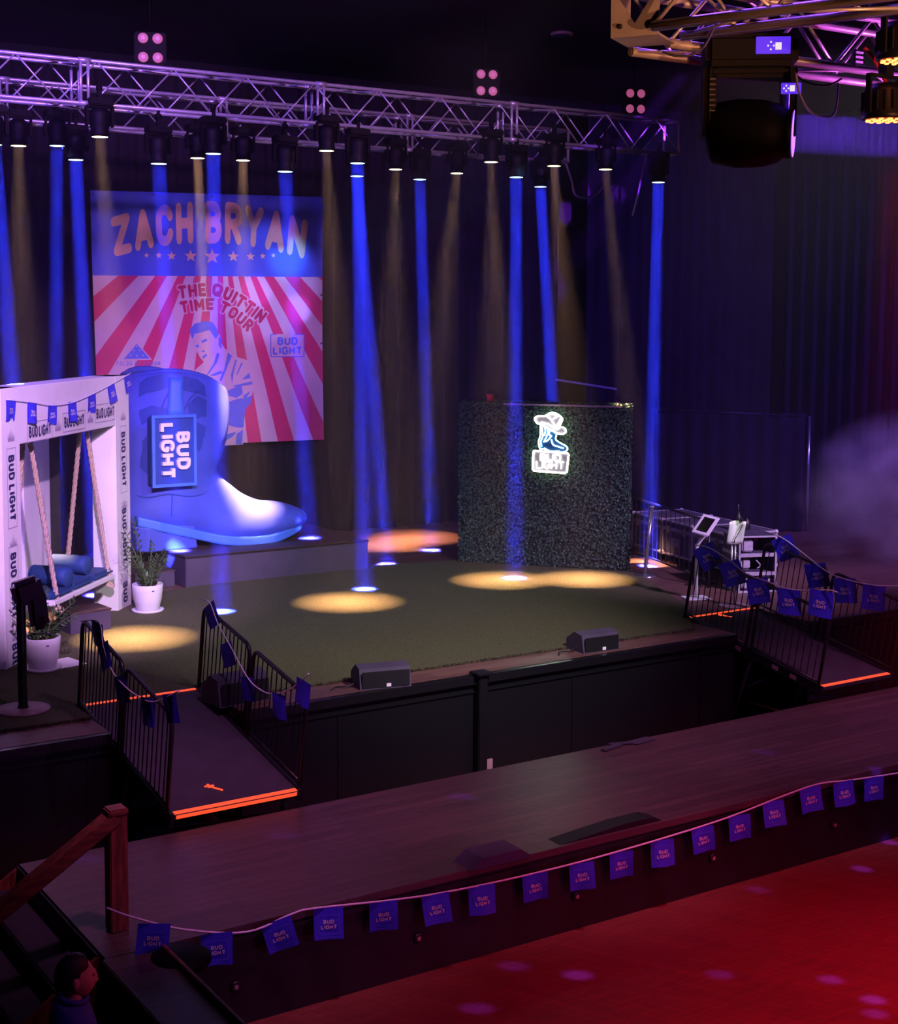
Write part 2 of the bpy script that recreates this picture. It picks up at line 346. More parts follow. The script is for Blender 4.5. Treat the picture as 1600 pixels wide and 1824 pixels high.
def text_polys(txt, h, t=0.22, sx=1.0, gap=0.14, round_=False, nd=6, space=0.30):
    """polygons of a line of text: cap height h, left edge at 0, baseline 0; returns polys, width"""
    out = []; x = t/2; hh = 1-t
    for ch in txt:
        if ch == ' ': x += space*sx; continue
        wd, sts = GL[ch]
        for st in sts:
            pl = [(x+px_*sx, t/2+py_*hh) for px_, py_ in st]
            out += stroke_polys(pl, t, round_, nd)
        x += wd*sx+t+gap
    wtot = x-gap-t/2
    return [[(a*h, b*h) for a, b in p] for p in out], wtot*h
def shift(polys, dx, dy): return [[(a+dx, b+dy) for a, b in p] for p in polys]
def rect_outline(x0, y0, x1, y1, t):
    return [[(x0, y0), (x1, y0), (x1, y0+t), (x0, y0+t)], [(x0, y1-t), (x1, y1-t), (x1, y1), (x0, y1)],
            [(x0, y0+t), (x0+t, y0+t), (x0+t, y1-t), (x0, y1-t)], [(x1-t, y0+t), (x1, y0+t), (x1, y1-t), (x1-t, y1-t)]]
def two_line(W, t=0.24):
    """BUD over LIGHT fitted to width W, centred on 0,0"""
    a, wa = text_polys('BUD', 1, t, 1.0, 0.10); b, wb = text_polys('LIGHT', 1, t, 1.0, 0.10)
    k = W/wb; P = []
    P += [[((x-wa/2)*k, (y+0.08)*k) for x, y in p] for p in a]
    P += [[((x-wb/2)*k, (y-1.08)*k) for x, y in p] for p in b]
    return P, k
def crown_polys(c, h):
    """a small three-row crown emblem"""
    P = []
    for dx, hh in ((-.42, .55), (-.21, .75), (0, 1.0), (.21, .75), (.42, .55)):
        P.append([(c[0]+(dx-.10)*h, c[1]-.25*h), (c[0]+(dx+.10)*h, c[1]-.25*h), (c[0]+dx*h*1.12, c[1]+(hh-.45)*h)])
    P.append([(c[0]-.5*h, c[1]-.42*h), (c[0]+.5*h, c[1]-.42*h), (c[0]+.52*h, c[1]-.25*h), (c[0]-.52*h, c[1]-.25*h)])
    return P

# ================================================================== THE SETTING
struct(MB().box((8, 7, -0.05), (40, 36, 0.1)).build('floor', M['dance']))
struct(MB().box((8, 11, 9.9), (40, 32, 0.2)).build('ceiling', M['wall']))
struct(MB().box((8, 25.0, 4.9), (40, 0.2, 9.8)).build('wall_back', M['wall']))
struct(MB().box((-6, 8, 4.9), (0.2, 34, 9.8)).build('wall_left', M['wall']))
struct(MB().box((25, 8, 4.9), (0.2, 34, 9.8)).build('wall_right', M['wall']))
# stage: deck, black front
YF = 13.08
N1, N2, NY = (4.62, 5.99), (12.76, 14.10), 14.09       # the two bays the access ramps come up through
SO_ = [(-4.8, YF), (N1[0], YF), (N1[0], NY), (N1[1], NY), (N1[1], YF), (N2[0], YF), (N2[0], NY-.04), (N2[1], NY-.04), (N2[1], YF), (24.8, YF), (24.8, 24.85), (-4.8, 24.85)]
struct(MB().prism(SO_, lambda x, y: (x, y, ZS-.12), lambda x, y: (x, y, ZS)).build('stage_deck', M['stagewood']))
m = MB()
for x0, x1 in ((-4.8, N1[0]), (N1[1], N2[0]), (N2[1], 24.8)):
    xm, L_ = (x0+x1)/2, x1-x0
    m.box((xm, YF+0.06, (ZS-0.12)/2), (L_, 0.12, ZS-0.12)); m.box((xm, YF-0.02, ZS-0.05), (L_, 0.10, 0.10), 0, None, 0.008); m.box((xm, YF-0.012, ZS-0.19), (L_, 0.03, 0.028), 0, None, 0.006)
for a_, b_ in (N1, N2):
    for x in (a_, b_): m.box((x+(-.03 if x == a_ else .03), (YF+NY)/2+.02, (ZS-.12)/2), (.05, NY-YF, ZS-.12))
    m.box(((a_+b_)/2, NY+.03, (ZS-.12)/2), (b_-a_, .05, ZS-.12))
for x in (3.0, 4.4, 7.1, 10.2, 12.2, 16.0): m.box((x, YF-0.004, 0.55), (0.03, 0.02, 1.05))
struct(m.build('stage_front', M['blackgloss']))
m = MB().box((8.86, YF-0.07, 0.66), (0.12, 0.10, 1.30), 0, None, 0.01); m.box((8.86, YF-0.07, 1.315), (0.2, 0.2, 0.03), 0, None, 0.006)
tag(m.build('stage_post', M['blackgloss']), 'black square post capping the seam in the stage front between two floor monitors', 'post')
# runway
m = MB().box((12.0, (9.5+11.56)/2, ZR-0.03), (17.4, 2.06, 0.06))
struct(m.build('runway_deck', M['runway']))
m = MB().box((12.0, 9.56, (ZR-0.06)/2), (17.4, 0.10, ZR-0.06)); m.box((12.0, 11.5, (ZR-0.06)/2), (17.4, 0.08, ZR-0.06)); m.box((3.36, 10.53, (ZR-.06)/2), (0.1, 1.9, ZR-.06))
m.box((12.0, 9.495, ZR-0.10), (17.4, 0.02, 0.03))
struct(m.build('runway_front', M['black']))

# turf laid over the stage
TP = [(3.55, 13.62), (4.62, 13.61), (4.62, 14.10), (5.99, 14.10), (5.99, 13.60), (12.45, 13.52), (13.35, 14.6), (14.55, 17.25), (12.7, 19.35), (11.06, 19.62), (8.05, 19.42), (6.6, 19.0), (5.2, 17.6), (3.55, 17.4)]
root = thing('artificial_turf', 'olive green artificial turf covering the front of the stage', 'turf', (8.5, 16, ZS))
MB().prism(TP, lambda x, y: (x-8.5, y-16, 0.001), lambda x, y: (x-8.5, y-16, 0.022)).build('turf_mat', M['turf'], root)
m = MB()
for i in range(3400):
    t = random.random(); x = 3.55+t*8.9
    if 4.6 < x < 6.0: continue
    y = 13.62-0.10*t-random.uniform(0, 0.05); l = random.uniform(.02, .05); a = random.uniform(0, 6.3)
    dx, dy = cos(a)*.006, sin(a)*.006; ox, oy = random.uniform(-.02, .02), -random.uniform(0, .04)
    m.add([(x-dx-8.5, y-dy-16, .004), (x+dx-8.5, y+dy-16, .004), (x+ox-8.5, y+oy-16, l)], [(0, 1, 2)])
o = m.build('edge_fringe', M['fringe'], root); o['kind'] = 'stuff'; o['label'] = 'frayed front edge, pink light painted in'

# curtains
def curtain(pts, z0, z1, amp=0.09, step=0.045, period=0.34, seed=1):
    rnd = random.Random(seed); m = MB(); P = []; d = 0; ph = 0
    pts = [Vector((p[0], p[1], 0)) for p in pts]
    for i in range(len(pts)-1):
        a, b = pts[i], pts[i+1]; L = (b-a).length; u = (b-a)/L; nn = Vector((u.y, -u.x, 0)); k = 0
        while k*step < L:
            ph += 2*pi*step/(period*rnd.uniform(.8, 1.2)); P.append((a+u*k*step, nn, sin(ph)*amp*rnd.uniform(.9, 1.1))); k += 1
    zs = [z0, z0+(z1-z0)*.5, z1]; n = len(P); vs = []
    for j, z in enumerate(zs):
        for p, nn, h in P: q = p+nn*h*(1.1-.25*j); vs.append((q.x, q.y, z))
    fs = [(j*n+i, j*n+i+1, (j+1)*n+i+1, (j+1)*n+i) for j in range(2) for i in range(n-1)]
    return m.add(vs, fs, 0, True)
o = curtain([(-2.5, 23.1), (17.6, 23.1)], ZS+.01, 9.4, seed=3).build('stage_curtain', M['curtain']); tag(o, 'tall black pleated curtain closing the back of the stage behind the banner', 'curtain')
o = curtain([(17.8, 22.6), (23.0, 22.3)], ZS+.01, 9.4, seed=4).build('stage_curtain', M['curtain']); tag(o, 'black curtain at the back right of the stage, behind the pale pole', 'curtain')
o = curtain([(22.6, 21.8), (23.4, 12.0)], ZS+.01, 9.4, seed=5).build('stage_curtain', M['curtain']); tag(o, 'black side curtain along the far right edge of the stage beyond the smoke', 'curtain')
root = thing('drape_screen', 'low black drape screen with a pale upright pole, behind the road cases', 'drape', (18.7, 19.3, ZS))
curtain([(-1.3, 0.7), (1.26, -0.6)], 0.02, 2.2, amp=.04, seed=6).build('drape', M['curtain'], root)
MB().tube([(1.3, -.62, 0), (1.3, -.62, 2.15)], .028).build('pole', M['chrome'], root)['label'] = 'pale metal upright pole'
MB().tube([(-1.32, .72, 0), (-1.32, .72, 2.3)], .022).build('pole', M['rail'], root)
MB().tube([(-1.32, .72, 2.28), (1.3, -.62, 2.14)], .018).build('crossbar', M['rail'], root)

# ================================================================== BANNER (about 4.05 x 4.1 m, hung in front of the back curtain)
YB = 22.92
BA, BB_, BC, BD = atY(161, 339, YB), atY(574, 351, YB), atY(577, 783, YB), atY(176, 798, YB)
BW = 4.05; BH = 4.10
def bn(u, v, off=0.0):            # u 0..1 left to right, v 0..1 bottom to top
    p = (BD*(1-u)+BC*u)*(1-v)+(BA*(1-u)+BB_*u)*v
    y = YB-off+0.02*sin(u*7+v*3)+0.012*sin(u*17-v*6)
    return (p.x-BD.x, y-YB, p.z-BD.z)
def b_inv(px_, py_):              # a photo point to banner u, v
    p = atY(px_, py_, YB); u = v = .5
    for _ in range(8):
        l = BD*(1-v)+BA*v; r = BC*(1-v)+BB_*v; u = (p.x-l.x)/(r.x-l.x)
        bo = BD*(1-u)+BC*u; to = BA*(1-u)+BB_*u; v = (p.z-bo.z)/(to.z-bo.z)
    return u, v
root = thing('tour_banner', 'large red, pale and blue concert banner hung on the back curtain behind the boot', 'banner', (BD.x, YB, BD.z))
m = MB(); N = 24
vs = [bn(i/N, j/N) for j in range(N+1) for i in range(N+1)]
m.add(vs, [(j*(N+1)+i, j*(N+1)+i+1, (j+1)*(N+1)+i+1, (j+1)*(N+1)+i) for j in range(N) for i in range(N)], 0, True)
VS = b_inv(370, 492)[1]           # where the blue head meets the rays
o = m.build('banner_cloth', [M['bpale']], root)
def grid_poly(mb, poly, off, mi=0, k=1):
    """an outline in u, v laid on the waving cloth (cut into small pieces)"""
    bm = bmesh.new(); vs_ = [bm.verts.new((x, y, 0)) for x, y in poly]
    try: bm.faces.new(vs_)
    except Exception: bm.free(); return
    bmesh.ops.triangulate(bm, faces=bm.faces[:])
    for a in range(1, 14):
        bmesh.ops.bisect_plane(bm, geom=bm.verts[:]+bm.edges[:]+bm.faces[:], plane_co=(a/14, 0, 0), plane_no=(1, 0, 0))
        bmesh.ops.bisect_plane(bm, geom=bm.verts[:]+bm.edges[:]+bm.faces[:], plane_co=(0, a/14, 0), plane_no=(0, 1, 0))
    bm.verts.ensure_lookup_table(); bm.verts.index_update()
    mb.add([bn(v.co.x, v.co.y, off) for v in bm.verts], [[v.index for v in f.verts] for f in bm.faces], mi, True); bm.free()
m = MB(); grid_poly(m, [(0, VS), (1, VS), (1, 1), (0, 1)], 0.004); m.build('blue_field', M['bblue'], root)
# rays spreading from the top centre
uc, vc = b_inv(387, 340)
m = MB()
def clip_ray(a0, a1):
    P = []
    for a in (a0, a1):
        P.append(a)
    def hit(a, yv): return uc+tan(a)*(vc-yv)*BH/BW
    poly = [(hit(a0, VS), VS), (hit(a1, VS), VS), (hit(a1, 0), 0), (hit(a0, 0), 0)]
    for side, lim in ((0, 0.0), (0, 1.0)):         # clip to the cloth
        out = []
        for i in range(len(poly)):
            p, q = poly[i], poly[(i+1) % len(poly)]
            ip = p[0] >= lim if lim == 0 else p[0] <= lim; iq = q[0] >= lim if lim == 0 else q[0] <= lim
            if ip: out.append(p)
            if ip != iq: t = (lim-p[0])/(q[0]-p[0]); out.append((lim, p[1]+t*(q[1]-p[1])))
        poly = out
        if len(poly) < 3: return None
    return poly
edges = [-82, -74, -67, -60, -53, -47, -41, -36, -31, -26.5, -22.5, -18, -14, -9.8, -6.3, -2.6, 1.2, 5.2, 9.3, 13.0, 17.4, 22.9, 27.5, 33, 38.5, 45, 51, 58, 65, 72, 80]
edges = [radians(-e) for e in edges][::-1]
for i in range(0, len(edges)-1, 2):
    p = clip_ray(edges[i], edges[i+1])
    if p: grid_poly(m, p, 0.004)
m.build('red_ray', M['bred'], root)
# arched headline
P, W = text_polys('ZACH BRYAN', 1, 0.25, 0.92, 0.13, True, 8, 0.42)
m = MB()
def head(x, y):
    s = x/W; px_ = 200+s*345; h = 70+6*cos((s-.5)*pi); base = 434+26*((s-.48)/.5)**2
    u, v = b_inv(px_+(y-.5)*-14*(s-.5)*-1, base-y*h); return bn(u, v, 0.008)
m.polys(P, head); m.build('headline_lettering', M['btan'], root)
m = MB()
for sx_, sy_, r in ((260, 455, 5), (282, 455, 6.5), (305, 456, 8.5), (339, 456, 11.5), (377, 457, 14.5), (415, 457, 10.5), (447, 457, 8), (469, 456, 6), (488, 455, 4.5)):
    pts = [(sx_+(r if k % 2 == 0 else r*.42)*sin(pi*k/5), sy_-(r if k % 2 == 0 else r*.42)*cos(pi*k/5)) for k in range(10)]
    c = bn(*b_inv(sx_, sy_), 0.008)
    m.add([c]+[bn(*b_inv(*q), 0.008) for q in pts], [(0, 1+k, 1+(k+1) % 10) for k in range(10)])
m.build('star_row', M['btan'], root)
def along(pts, txt, h, t, mb, off, mi, grow=0.0, space=.40, L0=None):
    P, W = text_polys(txt, 1, t, 0.95, 0.13, True, 8, space)
    sp = smoothpts([(a, b, 0) for a, b in pts], 10); d = [0]
    for i in range(1, len(sp)): d.append(d[-1]+(sp[i]-sp[i-1]).length)
    if grow:
        P2 = []
        for p in P:
            cx_ = sum(a for a, b in p)/len(p); cy_ = sum(b for a, b in p)/len(p)
            P2.append([(cx_+(a-cx_)*(1+grow*1.0)+.0, cy_+(b-cy_)*(1+grow)) for a, b in p])
        P = P2
    def f(x, y):
        s = x/W*d[-1]; i = 0
        while i < len(d)-2 and d[i+1] < s: i += 1
        k = (s-d[i])/max(1e-6, d[i+1]-d[i]); q = sp[i]+(sp[i+1]-sp[i])*k; tg = (sp[i+1]-sp[i]).normalized()
        nx, ny = tg.y, -tg.x
        return bn(*b_inv(q.x+nx*y*h, q.y+ny*y*h), off)
    mb.polys(P, f, mi)
l1 = [(318, 533), (350, 529), (381, 528), (405, 537), (430, 552), (450, 567), (463, 577)]
l2 = [(322, 559), (352, 554), (380, 553), (400, 561), (422, 576), (440, 592)]
m = MB()
along(l1, 'THE QUITTIN', 24, .27, m, .008, 0, .55); along(l2, 'TIME TOUR', 22, .27, m, .008, 0, .55)
m.build('subtitle_halo', M['bpale'], root)
m = MB()
along(l1, 'THE QUITTIN', 24, .27, m, .012, 0); along(l2, 'TIME TOUR', 22, .27, m, .012, 0)
m.build('subtitle_lettering', M['bcrim'], root)
# printed sponsor panels
m = MB(); cpx = lambda x, y, o=.008: bn(*b_inv(x, y), o)
grid_poly(m, [b_inv(*q) for q in ((481, 636), (543, 636), (543, 595), (481, 595))], .008, 0)
P, k = two_line(54); m.polys([[(512+a, 616-b) for a, b in p] for p in P], lambda x, y: cpx(x, y, .012), 1, -1)
m.polys([[(a, b) for a, b in p] for p in rect_outline(481, 595, 543, 636, 1.6)], lambda x, y: cpx(x, y, .012), 1)
m.build('printed_logo', [M['bskin'], M['bink']], root)
m = MB(); grid_poly(m, [b_inv(*q) for q in ((216, 642), (244, 609), (272, 641))], .008, 0); grid_poly(m, [b_inv(*q) for q in ((221, 639.5), (244, 612.5), (267, 638.5))], .012, 1)
for a, b in ((233, 633), (244, 634), (255, 633), (238, 624), (249, 624), (244, 617)):
    m.polys([[(a+(2.0 if q % 2 == 0 else .9)*sin(pi*q/5), b-(2.0 if q % 2 == 0 else .9)*cos(pi*q/5)) for q in range(10)]], lambda x, y: cpx(x, y, .017), 0)
P, W2 = text_polys('FOLDS OF HONOR', 7, .13, .9, .28, False, 5, .5); m.polys([[(208+a*78/W2, 651-b) for a, b in p] for p in P], cpx, 1, -1)
m.build('printed_triangle_emblem', [M['bskin'], M['bink']], root)
# a plain drawn figure: man in an open jacket, hand at the chin
zq = lambda x, y: (300+x/5.333, 480+y/5.333)
def art(polys, mi, off, mb):
    for p in polys:
        q = [b_inv(*zq(*a)) for a in p]; grid_poly(mb, q, off, mi)
m = MB()
art([[(220, 600), (245, 570), (300, 535), (390, 530), (440, 590), (485, 620), (490, 690), (530, 750), (640, 830), (745, 860), (785, 960), (795, 1130), (780, 1260),
      (720, 1330), (700, 1660), (430, 1680), (400, 1400), (300, 1150), (240, 960), (330, 880), (290, 830), (245, 740), (225, 660)]], 0, .010, m)
art([[(205, 620), (195, 570), (240, 515), (330, 490), (410, 500), (450, 560), (470, 625), (440, 660), (405, 610), (380, 575), (300, 600), (240, 610), (222, 660)],
     [(300, 680), (345, 655), (365, 672), (318, 700)], [(250, 718), (280, 712), (282, 738), (254, 738)], [(300, 780), (330, 765), (340, 785)], [(310, 830), (350, 800), (362, 815), (325, 848)],
     [(455, 790), (480, 800), (460, 880), (370, 1000), (350, 1010), (420, 900)], [(560, 790), (600, 820), (560, 910), (500, 1060), (480, 1055), (530, 930)],
     [(470, 640), (492, 650), (500, 760), (470, 720)], [(380, 1010), (420, 990), (500, 960), (510, 985), (430, 1010)],
     [(630, 860), (650, 850), (615, 980), (600, 1090), (590, 1000)], [(690, 880), (700, 895), (650, 1000), (640, 1000)], [(760, 980), (775, 1030), (690, 1050)],
     [(600, 1105), (790, 1060), (790, 1090), (640, 1115)], [(560, 1150), (690, 1090), (700, 1180), (640, 1220), (570, 1200)], [(700, 1200), (780, 1150), (720, 1235)],
     [(480, 1290), (640, 1230), (740, 1215), (790, 1190), (775, 1270), (720, 1330), (705, 1500), (640, 1500), (540, 1470), (525, 1440), (480, 1430), (450, 1400)],
     [(500, 1600), (560, 1560), (640, 1540), (600, 1590), (520, 1640)], [(640, 1560), (700, 1520), (690, 1660), (630, 1660)], [(440, 1500), (470, 1520), (460, 1670), (430, 1675)]], 1, .013, m)
m.build('printed_figure', [M['bskin'], M['bink']], root)
m = MB()
for u, v in ((.01, .985), (.25, .99), (.5, .99), (.75, .99), (.99, .985), (.993, .8), (.993, .6), (.993, .4)): m.lathe([(.012, -.004), (.022, 0), (.012, .004)], 8, 0, Vector(bn(u, v, .012)), Matrix.Rotation(pi/2, 3, 'X'))
m.build('grommet_row', M['chrome'], root)

# ================================================================== RISER, STEPS, BOOT
ZP = ZS+0.465
rx0, rx1, ry0, ry1 = 8.04, 11.10, 19.45, 22.0
root = thing('stage_riser', 'dark wooden riser carrying the giant boot', 'platform', ((rx0+rx1)/2, ry0, ZS))
MB().box((0, (ry1-ry0)/2, .215), (rx1-rx0-.02, ry1-ry0-.02, .43), 0, None, .01).build('skirt', M['riser'], root)
MB().box((0, (ry1-ry0)/2, .4475), (rx1-rx0, ry1-ry0, .035), 0, None, .008).build('top_boards', M['risertop'], root)
m = MB()
for x in (-1.0, 0, 1.0): m.tube([((rx1-rx0)/2-.01, 0.4+.5*x+.5, .3), ((rx1-rx0)/2+.03, .4+.5*x+.5, .3)], .018, 8)
m.build('bolt_row', M['chrome'], root)
def stepbox(name, label, x, y, w_, d_, h_, rz=0, z=ZS):
    r = thing(name, label, 'step', (x, y, z), rz)
    MB().box((0, 0, (h_-.02)/2), (w_-.02, d_-.02, h_-.02), 0, None, .006).build('step_body', M['riser'], r)
    MB().box((0, 0, h_-.012), (w_, d_, .024), 0, None, .006).build('tread', M['risertop'], r); return r
stepbox('step_box', 'low dark step box against the left side of the riser, behind the potted plant', 7.68, 20.25, .62, 1.1, .24)
stepbox('step_box', 'small dark step box on the turf behind the outer rail of the left ramp', 5.87, 17.5, .56, .42, .29, radians(6))

# the boot
YBT = 20.55
bp = lambda x, y: (atY(x, y, YBT).x, atY(x, y, YBT).z)
pairs = [((229, 672), (388, 702), .60), ((226, 700), (391, 725), .64), ((226, 730), (390, 752), .64), ((229, 765), (386, 780), .62), ((231, 800), (378, 806), .58),
         ((231, 840), (371, 832), .53), ((228, 875), (376, 848), .50), ((226, 905), (388, 860), .49), ((228, 925), (402, 871), .48), ((262, 934), (416, 882), .46), ((300, 941), (432, 891), .44),
         ((340, 948), (450, 898), .45), ((380, 953), (470, 902), .49), ((420, 953), (490, 903), .51), ((455, 948), (506, 906), .48), ((485, 940), (518, 910), .41), ((508, 932), (526, 914), .31), ((522, 925), (529, 918), .17)]
root = thing('giant_cowboy_boot', 'giant blue cowboy boot standing on the dark riser before the banner', 'boot', (8.6, YBT, ZP))
org = Vector((8.6, YBT, ZP))
rings = []; NR = 40
def ringpt(B, F, hw, a, e):
    cx_, cz_ = (B[0]+F[0])/2, (B[1]+F[1])/2; ax, az_ = (F[0]-B[0])/2, (F[1]-B[1])/2
    c, s_ = cos(a), sin(a); c = math.copysign(abs(c)**e, c); s_ = math.copysign(abs(s_)**e, s_)
    return Vector((cx_+ax*c, YBT-hw*s_, cz_+az_*c))
pr = [(bp(*b), bp(*f_), hw) for b, f_, hw in pairs]
fine = []
for i in range(len(pr)-1):
    for k in range(3):
        def cr(sel):
            g = [Vector((*sel(pr[min(max(j, 0), len(pr)-1)]), 0)) if not isinstance(sel(pr[0]), float) else None for j in (i-1, i, i+1, i+2)]
            t = k/3; p0, p1, p2, p3 = g; return .5*((2*p1)+(p2-p0)*t+(2*p0-5*p1+4*p2-p3)*t*t+(3*p1-p0-3*p2+p3)*t**3)
        B = cr(lambda q: q[0]); F = cr(lambda q: q[1]); hw = pr[i][2]+(pr[i+1][2]-pr[i][2])*k/3
        fine.append(((B.x, B.y), (F.x, F.y), hw))
fine.append(pr[-1])
m = MB(); vs = []
for i, (B, F, hw) in enumerate(fine):
    tt = i/len(fine); e = 0.92 if tt < .4 else 0.85
    for k in range(NR):
        p = ringpt(B, F, hw, 2*pi*k/NR, e)
        if i < 9:                                  # scalloped rim, highest at the two sides
            p.z += (1-i/9)*(0.20*sin(2*pi*k/NR)**2)
        vs.append(p-org)
n = len(fine)
fs = [(i*NR+k, i*NR+(k+1) % NR, (i+1)*NR+(k+1) % NR, (i+1)*NR+k) for i in range(n-1) for k in range(NR)]+[tuple((n-1)*NR+k for k in range(NR))]
m.add(vs, fs, 0, True)
bootme = m.mesh('boot_upper', [M['boot']])
bo = link('boot_upper', bootme, root)
sm = bo.modifiers.new('thick', 'SOLIDIFY'); sm.thickness = 0.09; sm.offset = 1.0; sm.use_rim = True
BV = BVHTree.FromPolygons([v for v in vs], fs)
def onboot(px_, py_, off):                          # from the house side on to the leather
    q = atY(px_, py_, YBT-.55)-org; o_ = EYE-org; d = (q-o_).normalized()
    h = BV.ray_cast(o_, d)
    if h[0] is None: return None
    return h[0]-d*off
def patch(polys, off, mb):
    for poly in polys:
        bm = bmesh.new(); bm.faces.new([bm.verts.new((a, b, 0)) for a, b in poly]); bmesh.ops.triangulate(bm, faces=bm.faces[:])
        xs = [a for a, b in poly]; ys = [b for a, b in poly]
        k = min(xs)+5
        while k < max(xs): bmesh.ops.bisect_plane(bm, geom=bm.verts[:]+bm.edges[:]+bm.faces[:], plane_co=(k, 0, 0), plane_no=(1, 0, 0)); k += 5
        k = min(ys)+8
        while k < max(ys): bmesh.ops.bisect_plane(bm, geom=bm.verts[:]+bm.edges[:]+bm.faces[:], plane_co=(0, k, 0), plane_no=(0, 1, 0)); k += 8
        bm.verts.ensure_lookup_table(); bm.verts.index_update()
        P = [onboot(v.co.x, v.co.y, off) for v in bm.verts]
        F = [[v.index for v in f.verts] for f in bm.faces]
        F = [f for f in F if all(P[i] is not None for i in f)]
        mb.add([p if p is not None else (0, 0, 0) for p in P], F, 0, True); bm.free()
m = MB()
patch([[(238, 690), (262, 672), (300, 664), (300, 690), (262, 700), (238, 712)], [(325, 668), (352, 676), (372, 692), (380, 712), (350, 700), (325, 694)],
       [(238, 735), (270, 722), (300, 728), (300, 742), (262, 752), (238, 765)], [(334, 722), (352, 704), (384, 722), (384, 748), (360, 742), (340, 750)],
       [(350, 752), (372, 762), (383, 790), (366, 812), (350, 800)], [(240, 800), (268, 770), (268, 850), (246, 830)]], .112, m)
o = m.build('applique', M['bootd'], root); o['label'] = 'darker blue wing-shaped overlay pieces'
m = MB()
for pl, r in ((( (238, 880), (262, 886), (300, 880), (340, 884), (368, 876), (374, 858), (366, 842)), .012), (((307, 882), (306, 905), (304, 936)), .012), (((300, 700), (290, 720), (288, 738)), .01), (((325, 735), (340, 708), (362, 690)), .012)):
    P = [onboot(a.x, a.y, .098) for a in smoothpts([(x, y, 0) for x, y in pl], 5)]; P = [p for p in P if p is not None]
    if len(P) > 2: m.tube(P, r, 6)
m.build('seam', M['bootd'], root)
# rim binding
m = MB(); m.tube([Vector(v)*1.0 for v in vs[0:NR]], .06, 8, closed=True); m.build('rim_binding', M['boot'], root)
# pull strap
m = MB(); P = []
for x0, x1, y in ((303, 328, 664), (302, 327, 672), (301, 326, 684), (301, 325, 700), (300, 326, 716), (299, 327, 730), (298, 329, 742)):
    row = []
    for k in range(5):
        p = onboot(x0+(x1-x0)*k/4, y, .135); row.append(p)
    if all(q is not None for q in row): P.append(row)
if len(P) > 1:
    vv = [q for row in P for q in row]; m.add(vv, [(i*5+k, i*5+k+1, (i+1)*5+k+1, (i+1)*5+k) for i in range(len(P)-1) for k in range(4)], 0, True)
o = m.build('pull_strap', M['bootl'], root); s2 = o.modifiers.new('thick', 'SOLIDIFY'); s2.thickness = .05; s2.offset = 0
# sole and heel
sole_top = [(226, 921), (262, 929), (300, 937), (340, 946), (380, 953), (420, 954), (460, 949), (490, 940), (515, 929), (533, 917)]
hw = [.40, .48, .47, .46, .50, .545, .54, .46, .36, .10]
sp = [Vector((*bp(*q), 0)) for q in sole_top]; sp = smoothpts(sp, 4); hws = []
for i in range(len(hw)-1): hws += [hw[i]+(hw[i+1]-hw[i])*k/4 for k in range(4)]
hws.append(hw[-1])
m = MB(); vv = []
for p, h in zip(sp, hws):
    for dz in (0.06, -0.09):
        for s_ in (-1, 1): vv.append(Vector((p.x, YBT+s_*(h+.055), p.y+dz))-org)
n = len(sp)
for i in range(n-1):
    a, b = 4*i, 4*i+4
    m.f += [(a, a+1, b+1, b), (a+2, b+2, b+3, a+3), (a, b, b+2, a+2), (a+1, a+3, b+3, b+1)]; m.mi += [0]*4; m.sm += [False]*4
m.v += [tuple(q) for q in vv]; m.f += [(0, 2, 3, 1), (4*n-4, 4*n-3, 4*n-1, 4*n-2)]; m.mi += [0]*2; m.sm += [False]*2
o = m.build('sole', M['bootl'], root); bv = o.modifiers.new('bev', 'BEVEL'); bv.width = .03; bv.segments = 2
hx0, hx1 = bp(224, 925)[0], bp(325, 938)[0]; zt = bp(270, 929)[1]
m = MB(); tpz = zt-org.z-.02
out = [(hx0, -.40), (hx0+.15, -.50), (hx1, -.49), (hx1, .49), (hx0+.15, .50), (hx0, .40)]
m.add([(x-org.x, y, tpz+.03*(i in (0, 5))) for i, (x, y) in enumerate(out)]+[(x-org.x+(.05 if i in (2, 3) else .02), y*.97, .0) for i, (x, y) in enumerate(out)],
      [tuple(range(6)), tuple(range(11, 5, -1))]+[(i, 6+i, 6+(i+1) % 6, (i+1) % 6) for i in range(6)])
o = m.build('heel', M['boot'], root); bv = o.modifiers.new('bev', 'BEVEL'); bv.width = .025; bv.segments = 2
# logo plaque on the shaft, lettering turned a quarter turn clockwise
yp = YBT-.74
c0, c1 = atY(272, 867, yp), atY(346, 739, yp); pw, ph = c1.x-c0.x, c1.z-c0.z
pc = Vector(((c0.x+c1.x)/2, yp, (c0.z+c1.z)/2))-org
m = MB().box((pc.x, pc.y+.10, pc.z), (pw, .22, ph), 0, None, .03); pq = m.build('logo_plaque', M['plaque'], root)
m = MB()
P, k = two_line(ph*.80)
K = .72/ .80 * 1.0
m2 = MB()
for i, p in enumerate(P):
    m2.prism([(a, b*1.0) for a, b in p], lambda x, y: (pc.x+y*.98+.01, pc.y-.01, pc.z-x), lambda x, y: (pc.x+y*.98+.01, pc.y-.04-i*3e-4, pc.z-x))
m2.build('lettering', M['offwhite'], pq)
m = MB()
for p in rect_outline(-pw/2-.015, -ph/2-.015, pw/2+.015, ph/2+.015, .045): m.prism(p, lambda x, y: (pc.x+x, pc.y+.0, pc.z+y), lambda x, y: (pc.x+x, pc.y-.045, pc.z+y))
m.build('plaque_rim', M['bootl'], pq)

